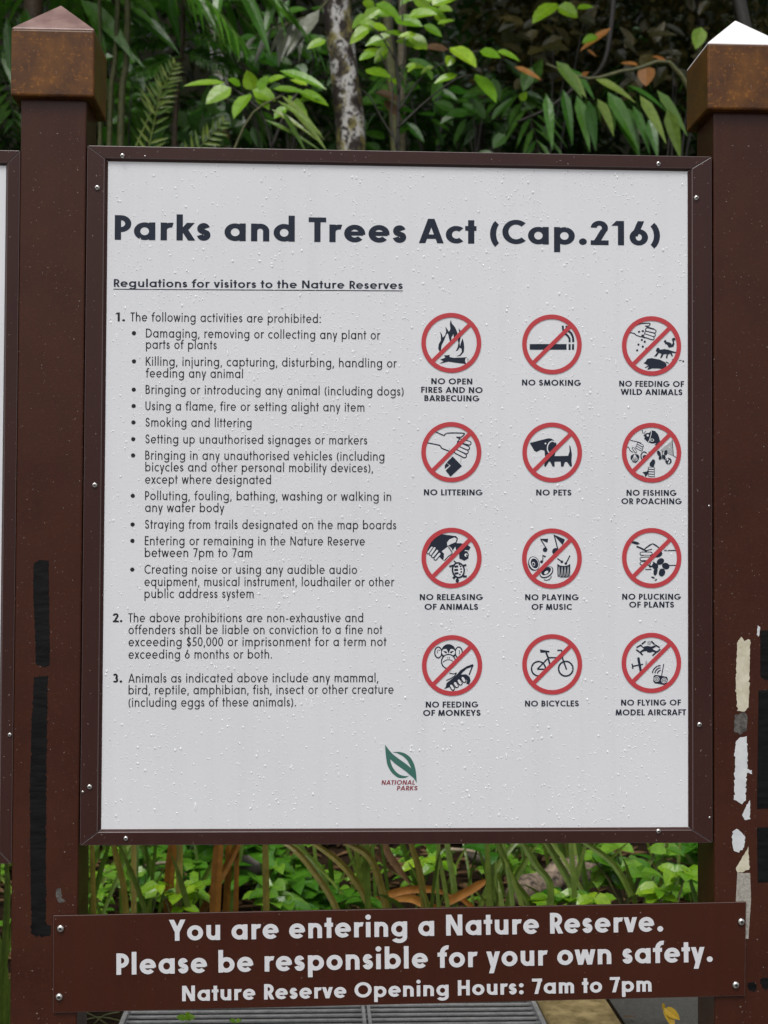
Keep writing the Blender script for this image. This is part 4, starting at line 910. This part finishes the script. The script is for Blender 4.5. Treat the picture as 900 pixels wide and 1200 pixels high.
# ------------------------------------------------------------------ palms and ferns
rs = random.Random(11)
pm = plant('palm', 60, 5.0, 'large dark palm with broad drooping fronds behind the left post', 'palm')
s = MB(); c = at(40, -70, 5.0); stem_px(s, [(40, -70), (38, 300), (36, 850)], 5.0, 22, 10, end=28); s.build('trunk', M['stem_brown'], pm, smooth=True)
mb = MB(); ra = MB()
for k in range(15):
    an = 2 * math.pi * k / 15 + rs.uniform(-.15, .15); frond(mb, c, (math.cos(an), math.sin(an) * .8 - .2, rs.uniform(.0, .7)), rs.uniform(1.3, 1.9), rs.uniform(1.2, 2.0), .55, .045, rs, 20, 50, .9, ra)
for a in ((120, -12, -24, 90, 15), (150, -20, -42, 62, 13), (60, 20, -40, 90, 13), (105, 15, -62, 60, 11), (175, -30, -55, 60, 12), (30, 10, -75, 80, 12), (8, 20, -80, 100, 12), (2, 60, -60, 60, 10), (95, 0, -38, 110, 19), (140, 5, -28, 100, 17), (110, 40, -22, 80, 14), (190, -20, -70, 80, 15), (215, -25, -50, 90, 15), (280, -20, -60, 100, 15), (300, -15, -35, 90, 14), (260, -25, -95, 80, 13), (330, -20, -110, 80, 14)): hleaf(mb, *a, 4.7, rs, 'lance', .5)
mb.build('fronds', M['palm_green'], pm); ra.build('frond_stalks', M['stem_green'], pm)
fr = plant('tree_fern', 208, 4.9, 'fern with feathery fronds spreading sideways from a thin brown stem', 'fern')
s = MB(); stem_px(s, [(203, 800), (205, 300), (204, 175), (208, 100), (214, 40), (213, -40)], 4.9, 7, 8, wob=.2, end=5); s.build('stem', M['stem_brown'], fr, smooth=True)
mb = MB(); k = 7.9 / FPX
for (x, y, ang, L, dr) in ((211, 52, 178, 86, .32), (213, 46, 0, 92, .42), (212, 60, -8, 70, .5), (212, 66, 196, 60, .4), (213, 18, 30, 70, .7), (213, 15, 150, 62, .7), (213, 0, 20, 90, .8), (211, 40, 165, 80, .5)):
    a = R(ang); frond(mb, at(x, y, 4.9 + rs.uniform(-.1, .1)), CR * math.cos(a) + CU * math.sin(a) + CF * rs.uniform(.0, .4), L * k, dr, 23 * k, 5.5 * k, rs, 18, 68, .35, start=.06, planar=(CF * .8 + CU * .6).normalized())
mb.build('fronds', M['leaf_mid'], fr)
f2 = plant('seedling_palm', 180, 4.4, 'small young palm frond with narrow leaflets beside the left post cap', 'palm')
mb = MB(); k = 7.4 / FPX
for (x, y, ang, L) in ((157, 178, 68, 112), (150, 300, 80, 200), (165, 260, 55, 150)): a = R(ang); frond(mb, at(x, y, 4.4), CR * math.cos(a) + CU * math.sin(a), L * k, .25, 26 * k, 4 * k, rs, 18, 58, .3, start=.35, planar=CF)
mb.build('fronds', M['palm_pale'], f2)
bs = plant('cane_clump', 137, 4.6, 'upright olive green cane stems standing behind the left post', 'palm', None)
for q, w_ in (([(124, 800), (128, 175), (135, 70), (140, -40)], 7), ([(138, 800), (141, 175), (148, 72), (150, -30)], 9), ([(112, 800), (117, 175), (118, 100), (116, -30)], 5), ([(128, 800), (129, 175), (126, 120), (121, 60)], 3)):
    s = MB(); stem_px(s, q, 4.6, w_, 7, end=w_ * .8); s.build('cane', M['stem_green'], bs, smooth=True)
gp = plant('palm', 345, 4.9, 'drooping grey green palm leaf hanging left of the mottled trunk', 'palm')
mb = MB(); ra = MB()
stem_px(ra, [(440, -200), (400, -40), (376, 10), (340, 26), (300, 42)], 4.9, 4, 6, end=2); stem_px(ra, [(440, -200), (470, 300), (480, 800)], 5.3, 12, 8)
for a in ((374, 12, -128, 62, 16), (364, 18, -122, 60, 13), (336, 28, -125, 46, 11), (330, 34, -95, 46, 9), (345, 26, -110, 52, 9), (316, 36, -115, 50, 9), (300, 42, -130, 40, 8), (355, 20, -95, 60, 8)): hleaf(mb, *a, 4.8, rs, 'lance', .35)
mb.build('fronds', M['palm_grey'], gp); ra.build('frond_stalks', M['stem_green'], gp)
lp = plant('palm', 365, 3.6, 'low palm leaf pointing down over the top rail near the trunk', 'palm')
mb = MB()
for a in ((330, 112, -40, 72, 9), (338, 122, -46, 76, 9), (325, 118, -34, 70, 7), (318, 128, -30, 70, 6), (310, 140, -22, 80, 6), (330, 130, -55, 60, 7)): hleaf(mb, *a, 3.6, rs, 'lance', .25)
ra = MB(); stem_px(ra, [(240, 700), (250, 300), (285, 150), (330, 112)], 3.6, 3.5, 6, end=2); mb.build('fronds', M['palm_pale'], lp); ra.build('frond_stalks', M['stem_green'], lp)
rp = plant('palm', 730, 4.6, 'palm with broad drooping yellowish green leaflets left of the right post cap', 'palm')
mb = MB(); ra = MB(); stem_px(ra, [(880, 800), (860, 300), (800, 90), (740, 82), (690, 92), (640, 75)], 4.6, 8, 7, end=2.5)
for a in ((750, 112, -58, 66, 15), (700, 116, -62, 50, 18), (782, 128, -70, 60, 15), (698, 93, -18, 56, 14), (652, 72, -48, 54, 17), (770, 106, -50, 66, 13), (662, 84, -42, 40, 14)): hleaf(mb, *a, 4.5, rs, 'lance', .4)
mb.build('fronds', M['palm_pale'], rp); mb = MB()
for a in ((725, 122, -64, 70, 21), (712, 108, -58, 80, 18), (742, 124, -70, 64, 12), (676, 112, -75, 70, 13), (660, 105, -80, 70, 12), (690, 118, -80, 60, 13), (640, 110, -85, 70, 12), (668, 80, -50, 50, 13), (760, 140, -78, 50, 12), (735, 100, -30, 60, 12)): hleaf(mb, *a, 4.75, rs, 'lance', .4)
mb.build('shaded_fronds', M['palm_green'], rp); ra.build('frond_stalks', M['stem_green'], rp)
# palms further back, each with its own fan of fronds
for i, (px, Y, h, lab) in enumerate(((-30, 6.5, 4.3, 'dark palm deep in the forest behind the left post cap'), (300, 6.8, 4.3, 'dark palm in the shade deep behind the tree fern'), (560, 6.6, 4.2, 'dark palm in the deep shade right of the sapling'), (770, 6.9, 4.6, 'dark palm in the shade behind the right post cap'), (640, 6.2, 3.3, 'low dark palm just above the top rail right of centre'), (210, 6.2, 3.4, 'low dark palm just above the top rail at left'))):
    c = at(px, 600, Y); root = plant('palm', px, Y, lab, 'palm', 'shaded palms'); s = MB(); s.tube([(c.x, Y, 0), (c.x, Y, h * .5), (c.x, Y, h)], [.06, .05, .035], 8); s.build('trunk', M['stem_dark'], root, smooth=True)
    mb = MB(); ra = MB()
    for k in range(12):
        an = 2 * math.pi * k / 12 + rs.uniform(-.2, .2); frond(mb, (c.x, Y, h), (math.cos(an), math.sin(an), rs.uniform(.1, 1.0)), rs.uniform(1.1, 1.7), rs.uniform(1.0, 1.9), .42, .035, rs, 16, 52, .6, ra)
    mb.build('fronds', M['leaf_dark'], root); ra.build('frond_stalks', M['stem_dark'], root)
for i, (px, py, Y, n, lab) in enumerate(((330, 60, 5.6, 40, 'half shaded bush with wide leaves beside the mottled trunk on its left'), (560, 140, 5.6, 46, 'half shaded bush low above the top rail right of the sapling'), (500, 120, 5.7, 34, 'half shaded bush behind the bright sapling'), (250, 140, 5.5, 34, 'half shaded bush low behind the tree fern'), (640, 40, 5.7, 44, 'half shaded bush behind the dark curved branch'), (780, 70, 5.6, 36, 'half shaded bush beside the right post cap'), (150, 110, 5.6, 30, 'half shaded bush behind the olive canes'))):
    root = plant('bush', px, Y, lab, 'bush', 'half shaded bushes'); lv = MB(); st = MB()
    for q in range(4): stem_px(st, [(px + rs.uniform(-10, 10), 760), (px + rs.uniform(-15, 15), 300), (px + rs.uniform(-45, 45), py + rs.uniform(-30, 40))], Y, 4, 5, end=1.5)
    for q in range(n): hleaf(lv, px + rs.gauss(0, 34), py + rs.gauss(0, 30), rs.choice((0, 180)) + rs.uniform(-70, 70), rs.uniform(16, 34), rs.uniform(8, 18), Y + rs.uniform(-.3, .3), rs)
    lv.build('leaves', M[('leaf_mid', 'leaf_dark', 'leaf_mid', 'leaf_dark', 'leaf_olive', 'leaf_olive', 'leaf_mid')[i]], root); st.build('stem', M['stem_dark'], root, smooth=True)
# small leaved dark mass filling the wood behind
mb = MB(); rs = random.Random(77)
m2 = MB()
for q in range(2300):
    x = rs.uniform(-5, 5.5); y = rs.uniform(6.6, 9.2); z = rs.uniform(2.6, 7.0) if q > 250 else rs.uniform(.3, 2.6)
    if noise.noise(Vector((x * .9, y * .6, z * .9))) < -.22: continue
    clump(m2 if noise.noise(Vector((x * .7, z * .9, 4))) > .05 else mb, (x, y, z), rs.uniform(.22, .45), 14, rs.uniform(.09, .20), rs.uniform(.04, .085), rs)
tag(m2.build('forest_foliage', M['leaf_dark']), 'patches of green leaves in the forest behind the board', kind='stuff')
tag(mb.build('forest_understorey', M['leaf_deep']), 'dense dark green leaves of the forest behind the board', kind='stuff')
mb = MB()
for _ in range(170):
    p = at(rs.uniform(560, 930), rs.uniform(-30, 120), rs.uniform(5.8, 6.8)); clump(mb, p, .22, 11, .10, .055, rs)
tb = plant('tree', 800, 6.3, 'small leaved olive tree filling the top right corner', 'tree')
mb.build('crown', M['leaf_olive'], tb); s = MB(); stem_px(s, [(830, 800), (826, 300), (820, -20)], 6.3, 9, 7); s.build('trunk', M['stem_dark'], tb, smooth=True)

# ------------------------------------------------------------------ the gap under the board: strap leaved plants, ground cover, litter
rs = random.Random(31)
STRAPS = [('strap_brown', 'brown strap leaves crossing each other left of centre under the board', 1.75, [([(252, 1110), (252, 1068), (256, 993), (262, 930)], 17), ([(226, 1110), (238, 1068), (277, 993), (300, 940)], 12), ([(198, 1110), (198, 1040), (202, 993), (204, 940)], 13), ([(262, 1110), (266, 1050), (268, 990), (266, 930)], 9), ([(276, 1100), (277, 1030), (278, 985), (280, 940)], 7)]),
 ('strap_olive', 'olive brown strap leaves at the far left of the gap under the board', 1.6, [([(111, 1110), (110, 1068), (108, 993), (105, 930)], 8), ([(150, 1110), (145, 1040), (134, 993), (126, 940)], 9), ([(157, 1110), (157, 1050), (157, 990), (158, 930)], 8), ([(312, 1110), (312, 1068), (311, 993), (309, 930)], 10), ([(207, 1100), (210, 1040), (211, 990), (212, 940)], 8)]),
 ('strap_olive', 'tan and olive strap leaves arching leftward under the middle of the board', 1.6, [([(404, 1110), (393, 1062), (363, 1015), (339, 991), (310, 980)], 10), ([(440, 1110), (433, 1064), (407, 1020), (372, 991), (340, 975)], 11), ([(457, 1110), (453, 1067), (436, 1009), (410, 990), (380, 978)], 10), ([(498, 1110), (497, 1064), (492, 1023), (482, 990), (470, 950)], 9)]),
 ('strap_green', 'dark green upright strap leaves right of centre under the board', 1.7, [([(431, 1110), (431, 1067), (430, 990), (428, 930)], 9), ([(510, 1110), (502, 1064), (490, 1030), (478, 1010)], 7), ([(534, 1100), (532, 1041), (524, 990), (518, 940)], 8), ([(573, 1110), (574, 1061), (576, 990), (578, 930)], 9), ([(516, 1090), (512, 1030), (514, 990), (517, 940)], 6)]),
 ('strap_green', 'long green strap leaves fanning out beside the rotten log', 1.65, [([(632, 1110), (622, 1062), (600, 1030), (585, 990), (575, 950)], 10), ([(640, 1100), (645, 1040), (629, 1015), (614, 990), (595, 960)], 9), ([(590, 1090), (600, 1040), (614, 1012), (632, 985)], 11), ([(690, 1100), (671, 1043), (659, 1019), (641, 990), (620, 960)], 10), ([(676, 1100), (672, 1030), (669, 990), (667, 940)], 8), ([(740, 1050), (728, 1026), (713, 1007), (686, 988), (660, 972)], 8), ([(604, 1090), (598, 1040), (590, 990), (585, 950)], 7)]),
 ('strap_green', 'green strap leaved plant at the left edge below the neighbouring board', 1.1, [([(2, 1260), (4, 1150), (9, 1040), (4, 985)], 10), ([(12, 1260), (10, 1190), (2, 1120), (-12, 1060)], 11), ([(-8, 1260), (0, 1160), (13, 1090), (30, 1040)], 9), ([(6, 1260), (12, 1180), (18, 1130), (30, 1090)], 8), ([(-20, 1260), (-8, 1100), (-2, 1010), (-4, 960)], 10)])]
for (mt, lab, Y, bl) in STRAPS:
    root = plant('strap_leaf_plant', bl[0][0][0][0], Y, lab, 'plant', 'strap leaved plants')
    for (pts, w_) in bl:
        mb = MB(); ribbon(mb, pts, Y + rs.uniform(-.12, .12), w_ * rs.uniform(.72, .95), rs, rs.uniform(-.1, .1), 6); mb.build('blade', M[mt], root)
mb = MB(); mb2 = MB(); mb3 = MB()
def rosette(mb, x, y, z, n, L, W, rs, tilt=.25):
    a0 = rs.uniform(0, 6.28)
    for k in range(n):
        a = a0 + 6.283 * k / n + rs.uniform(-.4, .4); d = Vector((math.cos(a), math.sin(a), rs.uniform(-.1, .6)))
        leaf(mb, (x, y, z), d, (UP - Vector((0, tilt, 0)) + rv(rs, .25)).normalized(), L * rs.uniform(.7, 1.2), W * rs.uniform(.8, 1.2), rs.uniform(.4, 1.1), 4, 'ovate', .2)
for _ in range(1900):
    x = rs.uniform(-2.6, 3.0); y = rs.uniform(1.62, 4.2); d_ = noise.noise(Vector((x * 1.6, y * 1.6, 5)))
    if d_ < -.16 or (.0 < x < .55 and y < 2.35 and rs.random() < .8): continue
    z = gz(x, y) + rs.uniform(.02, .10) + max(0, d_) * rs.uniform(0, .55) + (.10 * rs.random() if x > .65 else 0)
    sel = noise.noise(Vector((x * 1.1 + 7, y * 1.3, 2)))
    if sel > .12: rosette(mb2, x, y, z, rs.randint(4, 6), rs.uniform(.03, .055), rs.uniform(.022, .04), rs)
    elif sel < -.12: rosette(mb3, x, y, z + .04, rs.randint(3, 4), rs.uniform(.08, .14), rs.uniform(.05, .085), rs)
    else: rosette(mb, x, y, z, rs.randint(3, 5), rs.uniform(.05, .095), rs.uniform(.035, .06), rs)
GR = MB()
for _ in range(420):
    x = rs.uniform(-2.2, 2.4); y = rs.uniform(1.6, 2.9); z = gz(x, y)
    if noise.noise(Vector((x * 2, y * 2, 8))) < -.05: continue
    leaf(GR, (x, y, z), (rs.uniform(-.35, .35), rs.uniform(-.3, .2), 1), Vector((rs.uniform(-.3, .3), -1, .2)), rs.uniform(.25, .6), rs.uniform(.008, .02), rs.uniform(.3, 1.5), 7, 'strap', .25)
tag(GR.build('grass', M['strap_green']), 'thin arching grass blades among the ground cover', kind='stuff')
tag(mb2.build('small_leaved_cover', M['cover']), 'small mid green leaves creeping over the soil', kind='stuff')
tag(mb3.build('large_leaved_cover', M['leaf_mid']), 'large pale green leaves of low undergrowth', kind='stuff')
tag(mb.build('ground_cover', M['cover']), 'low broad leaved ground cover between the strap leaves', kind='stuff')
def herb(px, py, Y, n, Lpx, spread, label, mt, hh=30):
    root = plant('broad_leaf_herb', px, Y, label, 'plant', 'broad leaved herbs'); lv = MB(); st = MB(); k = (Y - CAM_LOC.y) / FPX
    for i in range(n):
        x = px + rs.uniform(-1, 1) * spread; y = py + rs.uniform(-1, 1) * hh; yy = Y + rs.uniform(-.1, .1); p = at(x, y, yy); b = at(px + rs.uniform(-4, 4), py + hh + 45, yy)
        st.tube([b, b.lerp(p, .6) + Vector((0, 0, .02)), p], [.003, .0025, .0018], 5); rosette(lv, p.x, p.y, p.z, rs.randint(3, 4), Lpx * k, Lpx * k * .64, rs, .55)
    lv.build('leaves', M[mt], root); st.build('stem', M['stem_green'], root)
herb(210, 1048, 1.7, 9, 24, 26, 'bright yellow green broad leaved herb under the left half of the board', 'leaf_bright', 16)
herb(166, 1040, 2.0, 7, 22, 30, 'mid green broad leaved herb at the far left under the board', 'cover', 22)
herb(340, 1030, 2.0, 11, 26, 36, 'broad leaved herb behind the arching tan leaves', 'cover', 32)
herb(505, 1008, 2.1, 3, 26, 14, 'pale green heart leaved seedling hanging near the middle under the board', 'leaf_bright', 10)
herb(742, 1020, 1.85, 15, 29, 55, 'large leafy bright green herb at the right end of the gap', 'cover', 30)
herb(668, 1056, 1.6, 6, 26, 34, 'low shiny leaved herb in front of the rotten log', 'leaf_bright', 8)
herb(785, 1040, 1.6, 6, 26, 20, 'bright toothed leaf herb against the right post', 'leaf_bright', 22)
# rotten log, stones, dead sheaths
s = MB(); a, b = at(600, 1052, 2.0), at(700, 1012, 2.25); pts = [a.lerp(b, k / 7) + Vector((0, 0, .012 * math.sin(k * 2))) for k in range(8)]
s.tube(pts, [.035, .05, .056, .05, .058, .06, .055, .03], 12, wob=.35); tag(s.build('rotten_log', M['rot'], smooth=True), 'pale mottled rotten log lying among the leaves', 'log')
for (px, py, r, lab) in ((560, 1000, .05, 'wet brown stone near the middle of the gap under the board'), (296, 1018, .06, 'wet brown stone half hidden by crossing brown leaves')):
    c = at(px, py, 2.5); s = MB(); s.tube([c + Vector((-r, 0, 0)), c + Vector((-r * .6, 0, .01)), c, c + Vector((r * .7, 0, -.005)), c + Vector((r, 0, 0))], [r * .3, r * .75, r * .85, r * .7, r * .25], 10, wob=.5)
    tag(s.build('stone', M['stone'], smooth=True), lab, 'stone')
dd = plant('dead_frond', 500, 1.75, 'curled orange dead palm sheath lying on the ground at the centre', 'dead leaf')
mb = MB()
for (pts, w_) in (([(455, 1048), (475, 1043), (505, 1042), (530, 1050)], 9), ([(450, 1052), (480, 1052), (500, 1060), (520, 1064)], 10), ([(525, 1056), (545, 1046), (562, 1036), (572, 1030)], 10), ([(440, 1052), (448, 1062), (456, 1074)], 6), ([(540, 1052), (552, 1062), (560, 1072)], 6), ([(505, 1062), (525, 1070), (545, 1066)], 8)): ribbon(mb, pts, 1.8 + rs.uniform(-.1, .1), w_, rs, 0, 5)
mb.build('sheath', M['dead_orange'], dd, smooth=True)
bd = plant('dead_frond', 465, 2.1, 'reddish brown dry hanging leaf behind the middle strap leaves', 'dead leaf')
mb = MB(); ribbon(mb, [(446, 980), (455, 1000), (467, 1018), (482, 1038)], 2.1, 9, rs); ribbon(mb, [(440, 1000), (455, 1015), (470, 1024), (485, 1036)], 2.15, 6, rs); mb.build('blade', M['dead_brown'], bd, smooth=True)
for (pts, lab, w_) in (([(166, 1016), (185, 1012), (205, 1010), (232, 1004)], 'pale yellow dead twig lying left of the crossing brown leaves', 5), ([(120, 1022), (130, 1020), (140, 1018)], 'short pale twig at the far left of the gap under the board', 6), ([(522, 995), (550, 997), (562, 1000)], 'grey brown twig under the board right of centre', 5)):
    s = MB(); stem_px(s, pts, 2.4, w_, 7, end=w_ * .7); tag(s.build('fallen_twig', M['stem_pale'], smooth=True), lab, 'twig', 'fallen twigs')
# leaf litter on the soil
mb = MB()
for _ in range(2600):
    x = rs.uniform(-3, 3); y = rs.uniform(1.5, 4); a = rs.uniform(0, 6.28)
    leaf(mb, (x, y, gz(x, y) + .012), (math.cos(a), math.sin(a), rs.uniform(-.1, .3)), (UP + rv(rs, .4)).normalized(), rs.uniform(.04, .10), rs.uniform(.012, .035), .2, 3)
for _ in range(130):
    x = rs.uniform(-1.6, gx0 - .02); y = rs.uniform(.5, 1.6); a = rs.uniform(0, 6.28)
    leaf(mb, (x, y, gz(x, y) + .010), (math.cos(a), math.sin(a), rs.uniform(-.1, .2)), (UP + rv(rs, .4)).normalized(), rs.uniform(.03, .08), rs.uniform(.012, .03), .2, 3)
tag(mb.build('leaf_litter', M['dead_brown']), 'brown fallen leaves scattered over the soil', kind='stuff')
# little things at the foot
for (px, py, n, L, lab) in ((218, 1194, 3, .028, 'small bright green sprout poking through the grating at left'), (276, 1197, 2, .018, 'tiny green seedling on the grating near the middle')):
    mb = MB(); p = atz(px, py, .045)
    for k in range(n): a = R(20 + 130 * k); leaf(mb, p, (math.cos(a), -.2, .4), UP - Vector((0, .8, 0)), L, L * .75, .3, 4)
    mb.tube([p - Vector((0, 0, .06)), p], [.0016, .0012], 5); tag(mb.build('seedling', M['leaf_bright']), lab, 'seedling')
mb = MB(); p = atz(778, 1196, .02); leaf(mb, p + Vector((0, 0, .035)), (.25, -.3, -.5), Vector((.4, -.8, .4)), .06, .03, .2, 5, 'ovate', .35); leaf(mb, p + Vector((.0, 0, .03)), (.6, -.2, -.15), Vector((0, -.8, .5)), .05, .028, .5, 5, 'ovate', .4); leaf(mb, p + Vector((0, 0, .03)), (-.1, -.1, .5), Vector((.3, -.8, .3)), .022, .012, .3, 4)
tag(mb.build('fallen_leaf', M['yellow_leaf']), 'curled yellow fallen leaf on the wet path by the right post', 'leaf')
mb = MB(); p = atz(730, 1192, .02); leaf(mb, p, (1, .2, .05), UP, .04, .014, .1, 4); tag(mb.build('fallen_leaf', M['dead_brown']), 'small brown fallen leaf lying beside the kerb', 'leaf')
mb = MB(); rs2 = random.Random(8)
for _ in range(60):
    x = gx1 + .21 + rs2.uniform(0, .25); y = 1.42 + rs2.uniform(-.03, .25); rosette(mb, x, y, gz(x, y) + .02, 4, .02, .012, rs2)
tag(mb.build('moss', M['cover']), 'patch of moss at the edge of the wet path', kind='stuff')
tw = MB()
for (pts) in ([(96, 1196), (120, 1192), (150, 1199)], [(100, 1186), (112, 1192), (128, 1202)], [(110, 1200), (122, 1190), (140, 1186)]): stem_px(tw, pts, 1.1, 1.8, 5)
tag(tw.build('twig_heap', M['stem_green'], smooth=True), 'thin greenish twigs on the dark soil left of the grating', 'twigs')
